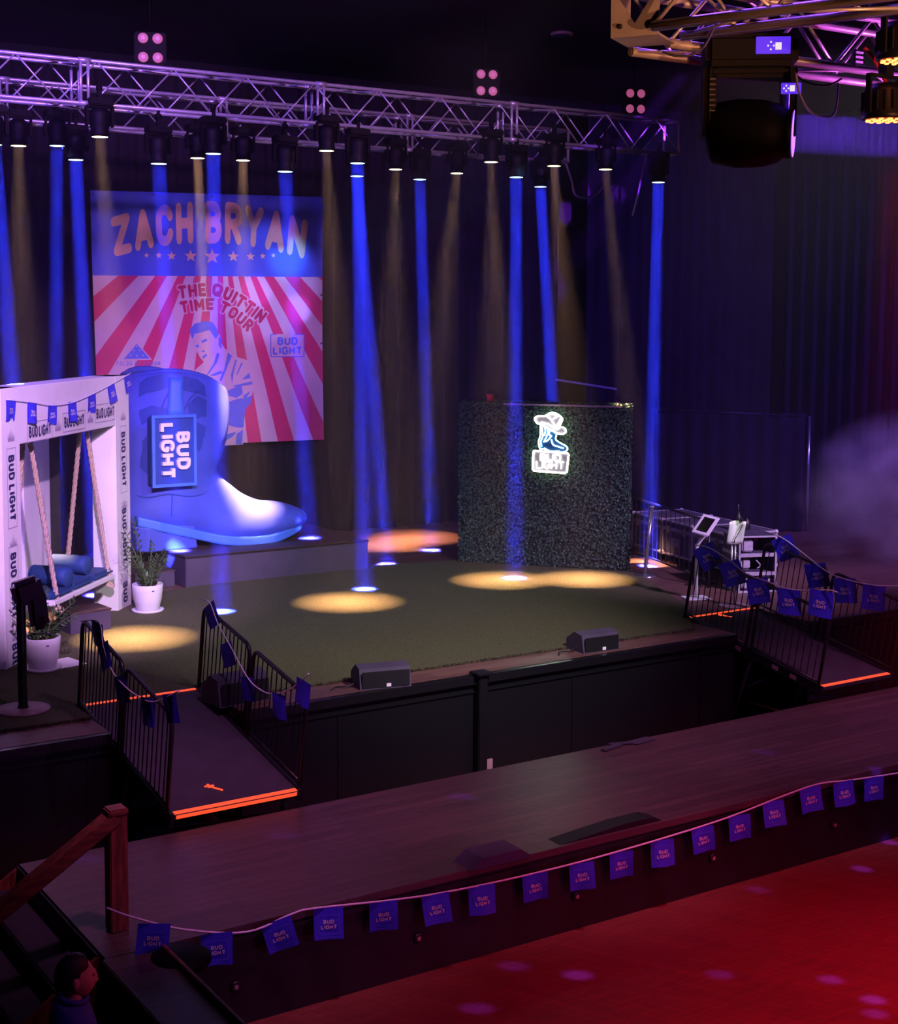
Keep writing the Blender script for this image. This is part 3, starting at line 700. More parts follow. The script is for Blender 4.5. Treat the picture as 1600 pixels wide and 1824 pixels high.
# ================================================================== BUNTING
def flag_mesh(style, seed, printed=True):
    rnd = random.Random(seed); W_, H_ = .23, .24; a1, a2, ph = rnd.uniform(-.02, .02), rnd.uniform(.004, .016), rnd.uniform(0, 6)
    sk = rnd.uniform(-.12, .12)
    cur = lambda x, z: (x+sk*z*.6, a1*(z/H_)**2+a2*sin(x*22+ph)*(-z/H_), z)
    m = MB(); nx, nz = 6, 6
    vs = [cur(-W_/2+W_*i/nx, -H_*j/nz) for j in range(nz+1) for i in range(nx+1)]
    m.add(vs, [(j*(nx+1)+i, (j+1)*(nx+1)+i, (j+1)*(nx+1)+i+1, j*(nx+1)+i+1) for j in range(nz) for i in range(nx)], 0, True)
    me = m.mesh('flag_cloth', [M['flag']]); pm = None
    if printed:
        f = lambda x, y: (lambda p: (p[0], p[1]-.004, p[2]))(cur(x, y-.125))
        m = MB(); P, k = two_line(.125, .25); m.polys(P, f, 0)
        m.polys(rect_outline(-.082, -.075, .082, .07, .0035), f, 1); m.polys([[(-.06, -.098), (.06, -.098), (.06, -.094), (-.06, -.094)]], f, 1)
        pm = m.mesh('flag_print', [M['flagp'], M['flagd']])
    return me, pm
FLAGS = [flag_mesh(0, s) for s in range(5)]
FLAGSB = [flag_mesh(0, s, False) for s in range(20, 23)]
def bunting(label, cord, flags, normal_of, lift=0.0, size=1.0, printed=True, seed=1, r=.006):
    """cord: points in the place; flags: list of (point on the cord, roll in degrees)"""
    rnd = random.Random(seed); o0 = Vector(cord[0])
    root = thing('flag_bunting', label, 'bunting', o0)
    MB().tube([p-o0 for p in smoothpts(cord, 6)], r, 6).build('cord', M['cord'], root)
    for i, (p, roll) in enumerate(flags):
        nrm = Vector(normal_of).normalized(); y = -nrm; x = Vector((0, 0, 1)).cross(nrm)*1.0
        x = y.cross(Vector((0, 0, 1))).normalized(); z = Vector((0, 0, 1))
        # front of the flag looks along the normal
        mw = basis(p-o0, x, y, z) @ Matrix.Rotation(radians(roll), 4, 'Y') @ Matrix.Rotation(radians(rnd.uniform(-2.5, 2.5)), 4, 'X') @ Matrix.Scale(size, 4)
        me, pm = (FLAGS if printed else FLAGSB)[rnd.randrange(3 if not printed else 5)]
        fo = link('flag', me, root, mw=mw)
        if pm: link('print', pm, fo)
    return root
# along the front of the runway
YR = 9.42
cp = [(190, 1617), (237, 1634), (330, 1656), (440, 1660), (520, 1628), (560, 1618), (700, 1603), (800, 1588), (950, 1556), (1100, 1517), (1280, 1462), (1400, 1416), (1460, 1396), (1520, 1389), (1620, 1374)]
cord = [atY(x, y, YR) for x, y in cp]
fl = [(atY(x, y, YR-.012), r) for x, y, r in ((275, 1645, 8), (386, 1662, 0), (491, 1640, -14), (585, 1617, 3), (683, 1606, 0), (775, 1593, -4), (858, 1577, 0), (953, 1556, -1), (1036, 1537, -2), (1107, 1517, 0),
      (1180, 1496, -1), (1251, 1473, -4), (1317, 1452, -2), (1377, 1427, -3), (1443, 1402, -7), (1502, 1392, -5), (1557, 1384, 2))]
bunting('long string of blue flags strung along the front edge of the runway', cord, fl, (-.25, -1, .05), size=1.0, seed=4, r=.008)

# ================================================================== SWING FRAME
SO = atZ(11, 1196, ZS); SU = Vector((0.67014842, 0.74222712, 0)); SN = Vector((-0.74222712, 0.67014842, 0))
MS = basis(SO, SU, SN, Vector((0, 0, 1)))         # x along the front, y inward, z up
SL, SH, HB = 3.72, 3.15, 2.50
root = thing('swing_frame', 'tall white frame printed with dark lettering around the rope swing', 'swing frame', mw=MS)
MB().box((.225, .19, SH/2), (.45, .38, SH), 0, None, .008).build('post', M['white'], root)
MB().box((SL-.24, .17, SH/2), (.48, .34, SH), 0, None, .008).build('post', M['white'], root)
MB().box((SL/2, .19, (SH+HB)/2), (SL-.02, .375, SH-HB), 0, None, .008).build('header', M['white'], root)
MB().box((3.42, 1.18, SH/2-.25), (1.10, .10, SH-.5), 0, None, .008).build('rear_panel', M['white'], root)
MB().box((.30, 1.18, SH/2-.25), (.6, .10, SH-.5), 0, None, .008).build('rear_panel', M['white'], root)
ff = lambda x, y: (x, -.004, y)
def printed(polys, mi_mat, name): MB().polys(polys, ff).build(name, mi_mat, root)
# header words
m = MB()
for cx_, cz_ in ((.97, 2.58), (1.93, 2.62), (2.90, 2.66)):
    P, W = text_polys('BUD LIGHT', .135, .22, .82, .10, space=.22); kx = .58/W; W = .58
    P = [[(a*kx, b) for a, b in p] for p in P]
    m.polys(shift(P, cx_-W/2, cz_-.03), ff, 0); m.polys(rect_outline(cx_-W/2-.04, cz_-.08, cx_+W/2+.04, cz_+.155, .009), ff, 1)
for cx_, cz_ in ((1.46, 2.64), (2.42, 2.67), (.23, 2.62), (3.50, 2.62)): m.polys(crown_polys((cx_, cz_), .16), ff, 1)
for x0, zs in ((.235, (1.98, .88, -.15)), (3.50, (1.98, .95, -.05))):
    for zc in zs:
        P, W = text_polys('BUD LIGHT', .165, .24, .95, .13, space=.34)
        kk = .74/W
        rot = lambda p: [(x0-.01+b*.9-.075, zc+.05-(a-W/2)*kk) for a, b in p]
        Q = [rot(p) for p in P]; Q = [p for p in Q if min(b for a, b in p) > .03]
        m.polys(Q, ff, 0)
        if zc > .5: m.polys(rect_outline(x0-.115, zc-.40, x0+.105, zc+.50, .008), ff, 1)
    for zc in (1.43, .36): m.polys(crown_polys((x0, zc), .15), ff, 1)
m.build('printed_lettering', [M['navyprint'], M['greyprint']], root)
# bunting on the header
Fp = lambda x, y: atP(x, y, SO-SN*.025, SN)
cp = [(12, 712), (60, 717), (93, 722), (129, 717), (165, 702), (198, 685), (234, 664)]
bunting('string of blue flags draped across the white swing frame header', [Fp(*q) for q in cp],
        [(Fp(x, y), r) for x, y, r in ((20, 712, 5), (58, 717, 8), (94, 721, 2), (129, 716, 3), (164, 703, -3), (198, 686, -12), (227, 668, -14))], -SN, size=1.0, seed=9)

# swing: seat hung on four ropes
MSW = MS @ Matrix.Translation((2.15, .30, 0))
root = thing('rope_swing', 'white swing seat hanging on four thick ropes inside the white frame', 'swing', mw=MSW)
sz = .52
MB().box((0, 0, sz), (1.86, .66, .07), 0, None, .012).build('seat_board', M['white'], root)
def twisted(p0, p1, r=.030, mb=None):
    p0, p1 = Vector(p0), Vector(p1); L = (p1-p0).length; n = int(L/.018); mb = mb or MB()
    t = (p1-p0)/L; u = t.orthogonal().normalized(); v = t.cross(u)
    for s_ in range(3):
        pts = [p0+t*(L*i/n)+(u*cos(i*.42+s_*2.094)+v*sin(i*.42+s_*2.094))*r*.52 for i in range(n+1)]
        mb.tube(pts, r*.62, 5)
    return mb
for x, xt in ((-.78, -.92), (.80, .74)):
    for y, dy in ((-.30, -.04), (.30, .06)):
        mb = twisted((x, y, sz-.03), (xt+(.06 if y > 0 else 0), dy, HB+.03))
        mb.tube(smoothpts([(x, y, sz-.03), (x, y, sz-.07), (x+.05, y-.03, sz-.10), (x, y-.04, sz-.12), (x-.05, y, sz-.09), (x, y+.03, sz-.07)], 4), .026, 6)
        mb.build('rope', M['rope'], root)
for i, x in enumerate((-.62, 0, .62)):
    b = MB().box((x, 0, sz+.075), (.60, .64, .09), 0, None, .035).build('seat_cushion', M['navy'], root)
def bolster(label, a, b, z, rz):
    p = MSW @ Vector((a, b, z)); r = thing('bolster_pillow', label, 'pillow', p, atan2(SU.y, SU.x)+rz)
    MB().lathe([(.02, -.27), (.095, -.268), (.115, -.25), (.12, -.2), (.122, 0), (.12, .2), (.115, .25), (.095, .268), (.02, .27)], 20, 0, (0, 0, 0), Matrix.Rotation(pi/2, 3, 'Y')).build('cover', M['navy'], r)
    for s_ in (-.252, .252): MB().tube([(s_, .114*cos(2*pi*k/20), .114*sin(2*pi*k/20)) for k in range(20)], .006, 5, closed=True).build('piping', M['plaque'], r)
bolster('navy blue bolster pillow lying on the swing seat, the nearer of two', -.42, -.05, sz+.24, radians(-104))
bolster('navy blue bolster pillow lying on the swing seat, the farther of two', .40, .06, sz+.24, radians(-100))

# neon sign seen through the gap beside the left ropes
pN = atZ(38, 1085, ZS); 
root = thing('neon_sign_panel', 'glowing white neon sign panel glimpsed through the left side of the swing frame', 'neon sign', atD(40, 880, 19.6), atan2(SU.y, SU.x)+radians(-62))
MB().box((0, .05, 0), (1.0, .06, 1.9)).build('backing', M['boxback'], root)
m = MB()
for pl in (arc(0, .25, .16, .2, 0, 360, 16), [(-.18, -.1), (.18, -.1), (.18, -.32), (-.18, -.32), (-.18, -.1)], arc(0, -.62, .15, .17, 30, 330, 14), [(-.2, .62), (.2, .62)]):
    m.tube([(a, -.01, b) for a, b in pl], .022, 6)
m.build('neon_tube', M['neonw'], root)

# ================================================================== POTTED PLANTS
def plant(label, loc, seed, stems):
    rnd = random.Random(seed); root = thing('potted_plant', label, 'potted plant', loc)
    MB().lathe([(.12, 0), (.20, .0), (.215, .03), (.20, .035), (.12, .02)], 24).build('saucer', M['pot'], root)
    m = MB().lathe([(.135, .02), (.15, .03), (.185, .16), (.20, .28), (.205, .36), (.198, .372), (.19, .362), (.185, .32)], 28, capt=False)
    m.box((.0, -.20, .30), (.03, .01, .012), 1); m.build('pot', [M['pot'], M['navyprint']], root)
    MB().lathe([(.001, .325), (.187, .32)], 20, capb=False, capt=False).build('soil', M['soil'], root)
    for lean, az_, L in stems:
        pts = []; n = 9
        for i in range(n+1):
            t = i/n; r = .05+lean*L*t**1.6; pts.append(Vector((r*cos(az_), r*sin(az_), .31+L*t*(1-.18*lean*t))))
        st = MB().tube(pts, [.014*(1-.75*i/n) for i in range(n+1)], 6).build('stem', M['stem'], root)
        m = MB()
        for i in range(2, 24):
            t = i/24; k = t*n; j = min(int(k), n-1); p = pts[j]+(pts[j+1]-pts[j])*(k-j); tg = (pts[j+1]-pts[j]).normalized()
            sd = tg.cross(Vector((cos(az_+1.2), sin(az_+1.2), .2))).normalized()*(1 if i % 2 else -1)
            d = (sd*.85+tg*.6+Vector((rnd.uniform(-.2, .2), rnd.uniform(-.2, .2), rnd.uniform(-.1, .2)))).normalized()
            l = rnd.uniform(.085, .13)*(1-.35*t); wv = d.cross(tg).normalized(); wv = (wv+Vector((rnd.uniform(-.5, .5),)*3)).normalized(); w_ = l*.24; up = d.cross(wv)*.012
            q = [p, p+d*l*.35+wv*w_+up, p+d*l*.75+wv*w_*.7+up, p+d*l, p+d*l*.75-wv*w_*.7+up, p+d*l*.35-wv*w_+up, p+d*l*.5]
            m.add(q, [(0, 1, 6), (1, 2, 6), (2, 3, 6), (3, 4, 6), (4, 5, 6), (5, 0, 6)], 0, True)
        if i: m.build('foliage', M['leaf'], st)
    return root
plant('white pot with a tall leafy plant beside the right post of the swing frame', (6.95, 18.12, ZS+.022), 3,
      [(.30, 2.7, .85), (.16, 2.3, .98), (.45, 3.3, .62), (.55, .3, .50), (.25, -.8, .48), (.6, 5.5, .42), (.35, .9, .62), (.5, 3.9, .4)])
plant('white pot with a dark low plant behind the black stand at the left', (4.80, 15.75, ZS+.022), 5,
      [(.45, 2.9, .55), (.2, 2.2, .62), (.75, .1, .48), (.35, -.6, .42), (.9, 5.7, .40), (.6, 3.6, .5), (.3, 1.0, .6)])
tag(MB().box((0, 0, 0), (.62, .40, .008)).build('floor_card', M['offwhite'], None, (4.95, 15.85, ZS+.027), (0, 0, radians(12))), 'pale square sheet lying under the low plant pot', 'sheet')
# black floor stand with dispenser head
root = thing('floor_stand', 'black floor stand with bulky head and round grey base, far left', 'stand', (4.13, 14.22, ZS+.022))
MB().lathe([(.265, 0), (.27, .008), (.262, .016), (.05, .022)], 36).build('base', M['tape'], root)
MB().lathe([(.055, .02), (.05, .04), (.046, .05), (.046, 1.12), (.04, 1.14)], 20).build('pole', M['fixture'], root)
MB().box((.06, -.02, 1.20), (.30, .16, .26), 0, Matrix.Rotation(radians(-14), 3, 'Y'), .05).build('dispenser_head', M['blackgloss'], root)
MB().box((.16, -.03, 1.0), (.19, .11, .40), 0, Matrix.Rotation(radians(-6), 3, 'Y'), .045).build('drip_cover', M['blackgloss'], root)
m = MB().tube([(.22, -.06, .78), (.30, -.06, .72), (.28, .08, .72), (.12, .08, .74)], .008, 6); m.tube([(.17, -.03, .82), (.25, -.02, .72)], .008, 6); m.build('drip_tray', M['chrome'], root)

# ================================================================== RAMPS WITH RAILS
BALU = None
def railing(parent, L, H, x, s0, nb):
    """rail panel standing on the ramp deck from s0 to s0+L along the slope; local y runs down the ramp"""
    r_ = .10; m = MB()
    P = [(x, -s0, 0.0)]+[(x, -s0-r_+r_*cos(a), H-r_+r_*sin(a)) for a in [radians(k) for k in (0, 25, 50, 75, 90)]]
    P += [(x, -s0-L+r_-r_*sin(a), H-r_+r_*cos(a)) for a in [radians(k) for k in (0, 15, 40, 65, 90)]]+[(x, -s0-L, 0.0)]
    P = [(p[0], p[1], p[2]) for p in P]
    m.tube(P, .021, 10); m.tube([(x, -s0, .06), (x, -s0-L, .06)], .014, 8)
    ro = m.build('railing', M['rail'], parent)
    global BALU
    if BALU is None: BALU = MB().tube([(0, 0, .06), (0, 0, .895)], .0065, 6, caps=False).mesh('baluster', [M['rail']])
    for i in range(nb):
        link('baluster', BALU, ro, (x, -s0-L*(i+1)/(nb+1), 0))
    return ro
def ramp(label, x0, width, y0, z0, y1, z1, tape2, side_marks=False):
    L = math.hypot(y0-y1, z0-z1); th = math.atan2(z0-z1, y0-y1)
    root = thing('access_ramp', label, 'ramp', (x0+width/2, y0, z0), rot=(th, 0, 0))
    w2 = width/2
    MB().box((0, -L/2, -.02), (width-.06, L, .04)).build('deck', M['ramp'], root)
    for s_ in (-1, 1):
        mb = MB().box((s_*(w2-.01), -L/2, -.035), (.035, L+.04, .11), 0, None, .006); mb.build('side_beam', M['rail'], root)
    for s_ in (-1, 1):
        for y, dz in ((-L+.16, -.80), (-L*.5, -1.0)):
            MB().tube([(s_*(w2-.08), y, -.06), (s_*(w2-.08), y+dz*tan(th)*-1, dz)], .022, 8).build('support_leg', M['leg'], root)
    MB().tube([(-w2+.08, -L+.19, -.22), (w2-.08, -L+.19, -.30)], .014, 6).build('cross_brace', M['leg'], root); MB().tube([(-w2+.08, -L*.5, -.5), (w2-.08, -L*.5, -.2)], .014, 6).build('cross_brace', M['leg'], root)
    for s_ in (-1, 1):
        railing(root, 1.14, .92, s_*(w2+.01), .02, 11); railing(root, 1.14, .92, s_*(w2+.01), 1.25, 10)
    MB().box((0, -.05, .004), (width-.08, .035, .006)).build('painted_glow_tape', M['orange'], root)['label'] = 'orange tape line, glow painted in, at the top end'
    t = MB().box((0, -L+.035, .004), (width-.08, .05, .006))
    if tape2: t.box((.0, -L-.004, -.02), (width-.10, .006, .032))
    t.build('painted_glow_tape', M['orange'], root)['label'] = 'orange tape line, glow painted in, at the bottom end'
    ax, ay = (-.08, -L+.33) if tape2 else (-.05, -.17)
    m = MB()
    for dx, dy, l, a in ((0, 0, .16, radians(128 if tape2 else 140)), (-.035, .055, .09, radians(175)), (-.04, .06, .07, radians(80))): m.box((ax+dx, ay+dy, .004), (l, .022, .005), 0, Matrix.Rotation(a, 3, 'Z'))
    m.build('arrow_mark', M['orange'], root)
    if side_marks:
        m = MB()
        for y in (.15, .5, .95, 1.6, 1.9): m.box((-w2-.03, -y-.1, -.03), (.004, .10, .05))
        m.build('side_sticker', M['tape'], root)
    return root, th
RL, TH = ramp('black railed access ramp in front of the swing, on the left side of the stage', 4.66, 1.28, 14.08, ZS+.035, 11.66, .885, True)
RR, TH2 = ramp('black railed access ramp at the right end of the stage, beside the kiosk', 12.80, 1.26, 14.05, ZS+.035, 11.66, .90, False, True)
Xp = lambda v: (lambda x, y: atX(x, y, v))
q = Xp(4.60)
c = [(144, 1107), (176, 1108), (184, 1150), (200, 1195), (222, 1222), (246, 1240), (275, 1250), (320, 1230)]
bunting('string of dark flags tied along the left railing of the left ramp', [q(*a) for a in c],
        [(q(x, y), r) for x, y, r in ((173, 1108, 4), (183, 1147, -28), (214, 1205, -12), (262, 1243, -6), (301, 1236, -14))], (-1, -.12, 0), size=1.05, printed=False, seed=2)
q = Xp(5.88)
c = [(360, 1068), (374, 1074), (388, 1110), (410, 1150), (440, 1205), (460, 1226), (485, 1236), (520, 1226), (550, 1200)]
bunting('string of dark flags hanging inside the right railing of the left ramp', [q(*a) for a in c],
        [(q(x, y), r) for x, y, r in ((372, 1076, -32), (402, 1145, -22), (440, 1206, -8), (497, 1236, -2), (541, 1212, 8))], (-1, -.12, 0), size=1.0, printed=False, seed=3)
q = Xp(12.74)
c = [(1238, 972), (1262, 975), (1300, 998), (1330, 1022), (1365, 1035), (1400, 1048), (1440, 1052), (1475, 1051), (1492, 1055)]
bunting('string of blue flags tied along the near railing of the right ramp', [q(*a) for a in c],
        [(q(x, y), r) for x, y, r in ((1250, 973, -30), (1298, 1000, -20), (1348, 1030, -14), (1405, 1049, -2), (1464, 1052, 5))], (-1, -.35, 0), size=1.3, seed=5, r=.008)
q = Xp(14.02)
c = [(1376, 950), (1400, 962), (1430, 985), (1470, 1016), (1500, 1030), (1560, 1043), (1620, 1043)]
bunting('string of blue flags sagging from the far railing of the right ramp', [q(*a) for a in c],
        [(q(x, y), r) for x, y, r in ((1391, 957, -24), (1451, 1004, -12), (1504, 1030, -6), (1558, 1043, 0))], (-1, -.35, 0), size=1.3, seed=6, r=.008)

# ================================================================== BOXWOOD WALL WITH NEON SIGN
GA, GB = atZ(818, 1003, ZS), atZ(1112, 1020, ZS)
GU = (GB-GA).normalized(); GN = Vector((-GU.y, GU.x, 0)); GW = (GB-GA).length; GH = 2.54
GA.z = ZS+.023; MG = basis(GA, GU, GN, Vector((0, 0, 1)))        # x along the face, y away from the house, z up
root = thing('boxwood_hedge', 'square green boxwood hedge wall carrying the neon boot sign', 'hedge wall', mw=MG)
MB().box((GW/2+.04, .14, GH/2), (GW, .22, GH), 0, None, .01).build('panel', M['boxback'], root)
rnd = random.Random(11); m = MB()
def leafquad(p, nrm, s):
    d = Vector((rnd.uniform(-1, 1), rnd.uniform(-1, 1), rnd.uniform(-1, 1))); d = (d-nrm*d.dot(nrm)*.55).normalized(); wv = d.cross(nrm+Vector((rnd.uniform(-.5, .5), rnd.uniform(-.5, .5), rnd.uniform(-.5, .5)))).normalized()*s*.42
    m.add([p-d*s*.5, p+wv, p+d*s*.5, p-wv], [(0, 1, 2, 3)])
for i in range(17000):
    x = rnd.uniform(-.02, GW+.02); z = rnd.uniform(.01, GH+.03)
    x += .05*(z/GH)*(x/GW); leafquad(Vector((x, .015+rnd.uniform(-.03, .03), z)), Vector((0, -1, 0)), rnd.uniform(.026, .048))
for i in range(1500):
    leafquad(Vector((rnd.uniform(0, GW+.06), rnd.uniform(0, .28), GH+rnd.uniform(0, .06))), Vector((0, 0, 1)), rnd.uniform(.03, .05))
for i in range(1500):
    leafquad(Vector((rnd.choice((-.015, GW+.05)), rnd.uniform(0, .26), rnd.uniform(0, GH))), Vector((-1, 0, 0)), rnd.uniform(.026, .046))
o = m.build('foliage', M['box'], root); o['kind'] = 'stuff'
MB().box((GW*.62, -.005, GH+.015), (GW*.7, .03, .025)).build('top_trim', M['tape'], root)
o = MB().lathe([(.045, 0), (.06, .13), (.058, .13), (.044, .004)], 18, capt=False).build('drinks_cup', M['red'], None, MG @ Vector((.46, .13, GH+.03))); tag(o, 'red cup standing on top of the boxwood wall', 'cup')
# neon boot sign: drawn on a cut-out board in front of the leaves
MN = MG @ Matrix.Translation((1.017, -.09, 1.378))
sgx, sgz = 1.002/1433, 1.204/1824
root = thing('neon_boot_sign', 'glowing white neon sign of a hatted boot on the hedge wall', 'neon sign', mw=MN)
nz = lambda x, y, o=0.0: Vector((x*sgx, -o, (1824-y)*sgz))
def cutout(name, poly, mat_, off, th, parent=root):
    return MB().prism(poly, lambda x, y: nz(x, y, off-th), lambda x, y: nz(x, y, off)).build(name, mat_, parent)
hat = [(330, 360), (400, 300), (580, 285), (690, 215), (820, 225), (930, 300), (965, 370), (915, 520), (1010, 560), (1050, 640), (990, 700), (840, 690), (760, 640), (600, 560), (480, 480), (400, 470)]
bootp = [(465, 480), (600, 540), (760, 640), (840, 690), (820, 830), (900, 900), (1060, 990), (1090, 1060), (1050, 1110), (940, 1140), (700, 1140), (560, 1070), (480, 1080), (440, 1000), (430, 880), (465, 760)]
plate = [(330, 1120), (1090, 1150), (1120, 1190), (1080, 1600), (1040, 1630), (330, 1600), (300, 1560), (310, 1150)]
cutout('hat_board', hat, M['signgrey'], .0, .012); cutout('boot_board', bootp, M['signblue'], .004, .012); cutout('plate_board', plate, M['signgrey'], .002, .012)
def neon(name, lines, r, mt, smooth_=True, off=.02):
    m = MB()
    for pl in lines:
        P = smoothpts([(a, b, 0) for a, b in pl], 4) if smooth_ else [Vector((a, b, 0)) for a, b in pl]
        m.tube([nz(p.x, p.y, off) for p in P], r, 6)
    return m.build(name, mt, root)
neon('hat_tube', [hat+[hat[0]], [(480, 440), (640, 480), (760, 560), (840, 600), (900, 560)], [(600, 290), (700, 360), (790, 500), (830, 560), (880, 450), (940, 330)], [(650, 250), (760, 240), (850, 290), (760, 350)]], .0125, M['neonw'])
neon('boot_tube', [bootp+[bootp[0]], [(500, 490), (510, 620), (520, 780), (480, 900), (500, 1020)], [(560, 520), (580, 640), (560, 760)], [(620, 540), (640, 660), (600, 800), (560, 870)], [(700, 620), (660, 720), (720, 760), (680, 800)], [(720, 840), (760, 960), (860, 1000), (1000, 1040)], [(540, 900), (620, 880), (690, 800)], [(560, 1050), (700, 1120), (900, 1110)]], .0105, M['neonc'])
neon('plate_tube', [plate+[plate[0]]], .014, M['neonw'], False)
# the two words as outline tubes
m = MB()
for txt, y0, x0, x1, hh in (('BUD', 1345, 480, 930, 150), ('LIGHT', 1530, 385, 1010, 160)):
    tot = sum(GL[c][0] for c in txt)+.22*(len(txt)-1); x = 0
    for c in txt:
        for st in GL[c][1]:
            for s_ in stroke_polys(st, .13, True, 6):
                pass
            m.tube([nz(x0+(x+a)/tot*(x1-x0), y0-b*hh, .022) for a, b in st], .0095, 6)
        x += GL[c][0]+.22
m.build('lettering_tube', M['neonw'], root)

# ================================================================== OVER-STAGE TRUSSES
def truss(name, label, p0, length, h, wd, rz, joints, r=.024, rb=.011, matl=None, step=None, endplate=False):
    matl = matl or M['alu']; root = thing(name, label, 'truss', p0, rz)
    ch = MB().tube([(0, 0, 0), (length, 0, 0)], r, 10).mesh('chord', [matl])
    for y in (0, wd):
        for z in (0, h): link('chord', ch, root, (0, y, z))
    jm = MB()
    for y in (0, wd): jm.tube([(0, y, 0), (0, y, h)], r*.8, 8); jm.tube([(.09, y, 0), (.09, y, h)], r*.8, 8)
    for z in (0, h): jm.tube([(.045, 0, z), (.045, wd, z)], r*.6, 6)
    for y in (0, wd):
        for z in (0, h): jm.tube([(-.03, y, z), (.12, y, z)], r*1.4, 10)
    jm = jm.mesh('joint_frame', [matl])
    for j in joints: link('joint_frame', jm, root, (j, 0, 0))
    em = MB().tube([(0, 0, 0), (0, 0, h)], r, 8).tube([(0, wd, 0), (0, wd, h)], r, 8).tube([(0, 0, 0), (0, wd, 0)], r, 8).tube([(0, 0, h), (0, wd, h)], r, 8).mesh('end_frame', [matl])
    link('end_frame', em, root, (length, 0, 0))
    step = step or h*.95; n = int(length/step); st = length/n
    up = MB().tube([(0, 0, 0), (st, 0, h)], rb, 6).mesh('diagonal_brace', [matl]); dn = MB().tube([(0, 0, h), (st, 0, 0)], rb, 6).mesh('diagonal_brace', [matl])
    for y, k in ((0, 0), (wd, 1)):
        for i in range(n): link('diagonal_brace', up if (i+k) % 2 == 0 else dn, root, (i*st, y, 0))
    hz = MB(); n2 = int(length/.5); s2 = length/n2
    for i in range(n2):
        a, b = (0, wd) if i % 2 else (wd, 0)
        for z in (0, h): hz.tube([(i*s2, a, z), ((i+1)*s2, b, z)], rb*.9, 5)
    o = hz.build('cross_lacing', matl, root); o['kind'] = 'stuff'
    return root
TZ = 7.74
truss('lighting_truss', 'long silver lighting truss above the stage, the nearer of the two', (1.6, 16.9, TZ), 13.5, .50, .34, 0, (1.0, 4.14, 7.28, 10.36))
truss('lighting_truss', 'long silver lighting truss above the stage, the farther of the two', (1.6, 18.7, TZ-.02), 12.75, .50, .34, 0, (1.45, 3.7, 6.72, 9.73))

# moving heads: one of each kind, then copies
def make_head(kind):
    r = thing('moving_head_light', '', 'stage light', (0, 0, 0))
    MB().box((0, 0, -.03), (.30, .20, .09), 0, None, .015).build('base', M['fixdark'], r)
    m = MB().box((0, 0, .06), (.05, .07, .10), 0, None, .01); m.tube([(-.028, 0, .135), (.028, 0, .135)], .036, 10); m.build('clamp', M['fixdark'], r)
    m = MB()
    for s_ in (-1, 1): m.box((s_*.155, 0, -.19), (.035, .10, .26), 0, None, .015)
    m.box((0, 0, -.085), (.33, .11, .03), 0, None, .01); m.build('yoke', M['fixdark'], r)
    hd = thing0 = MB().lathe([(.07, -.10), (.115, -.13), (.125, -.18), (.118, -.30), (.10, -.37), (.112, -.39), (.112, -.43), (.10, -.435)], 20).build('head', M['fixdark'], r)
    MB().lathe([(.001, -.437), (.094, -.437)], 20, capb=False, capt=False).build('lens', M['lenswarm' if kind == 'warm' else 'lensblue' if kind == 'blue' else 'fixdark'], hd)
    return r
HEADS = {k: None for k in ('warm', 'blue')}
PIPES = []
WARM, BLUE = (1.0, 0.50, 0.28), (0.020, 0.030, 1.0)
FY, BY = 16.90, 18.70
def lens_at(px_, py_, Yv): return atY(px_, py_, Yv)
spec = [  # lens in the photo, truss, kind, where the beam lands
 ((33, 260), BY, 'warm', atZ(44, 1112, ZS), 'first warm lamp from the left, hanging over the swing frame'),
 ((178, 244), FY, 'warm', atZ(240, 1140, ZS), 'warm lamp with a bright yoke hanging over the left edge of the banner'),
 ((352, 282), BY, 'warm', atY(372, 690, 20.5), 'warm lamp above the letters of the banner, left of a blue one'),
 ((433, 286), BY, 'warm', atY(436, 905, 20.45), 'warm lamp on the back truss just left of the middle of the banner top'),
 ((582, 269), FY, 'warm', atZ(620, 1075, ZS), 'warm lamp at the right edge of the banner'),
 ((705, 302), BY, 'warm', atZ(690, 970, ZS), 'warm lamp first to the right of the banner on the back truss'),
 ((814, 309), BY, 'warm', atZ(742, 958, ZS), 'warm lamp on the back truss straight above the left edge of the hedge wall'),
 ((875, 289), FY, 'warm', atZ(895, 1036, ZS), 'warm lamp on the front truss above the red cup'),
 ((987, 296), FY, 'warm', atZ(1040, 1034, ZS), 'warm lamp above the neon boot sign'),
 ((1079, 302), FY, 'warm', atZ(1150, 1003, ZS), 'warm lamp nearest the right end of the truss'),
 ((-12, 258), FY, 'blue', atZ(60, 1150, ZS), 'blue lamp at the far left picture edge'),
 ((102, 260), BY, 'blue', atZ(100, 1000, ZS), 'blue lamp left of the banner, its beam dropping straight behind the swing frame'),
 ((135, 285), BY, 'blue', atZ(172, 1060, ZS), 'blue lamp nearest the left edge of the banner'),
 ((283, 292), FY, 'blue', atZ(318, 981, ZP), 'blue lamp over the left letters of the banner'),
 ((380, 274), FY, 'blue', atZ(395, 1092, ZS), 'blue lamp on the front truss above the middle of the banner'),
 ((508, 306), FY, 'blue', atZ(552, 958, ZP), 'blue lamp over the last letters of the banner'),
 ((637, 291), FY, 'blue', atZ(650, 1052, ZS), 'blue lamp right of the banner, higher of a close pair'),
 ((636, 314), BY, 'blue', atZ(690, 1005, ZS), 'blue lamp right of the banner, lower of a close pair'),
 ((748, 320), BY, 'blue', atZ(768, 980, ZS), 'blue lamp on the back truss above the bare boards beside the hedge wall'),
 ((920, 316), FY, 'blue', atZ(917, 1032, ZS), 'blue lamp whose beam crosses the left half of the hedge wall'),
 ((963, 333), BY, 'blue', atZ(1000, 985, ZS), 'blue lamp on the back truss whose beam drops behind the hedge wall'),
 ((1173, 325), FY, 'blue', atZ(1157, 1008, ZS), 'blue lamp at the right end of the front truss')]
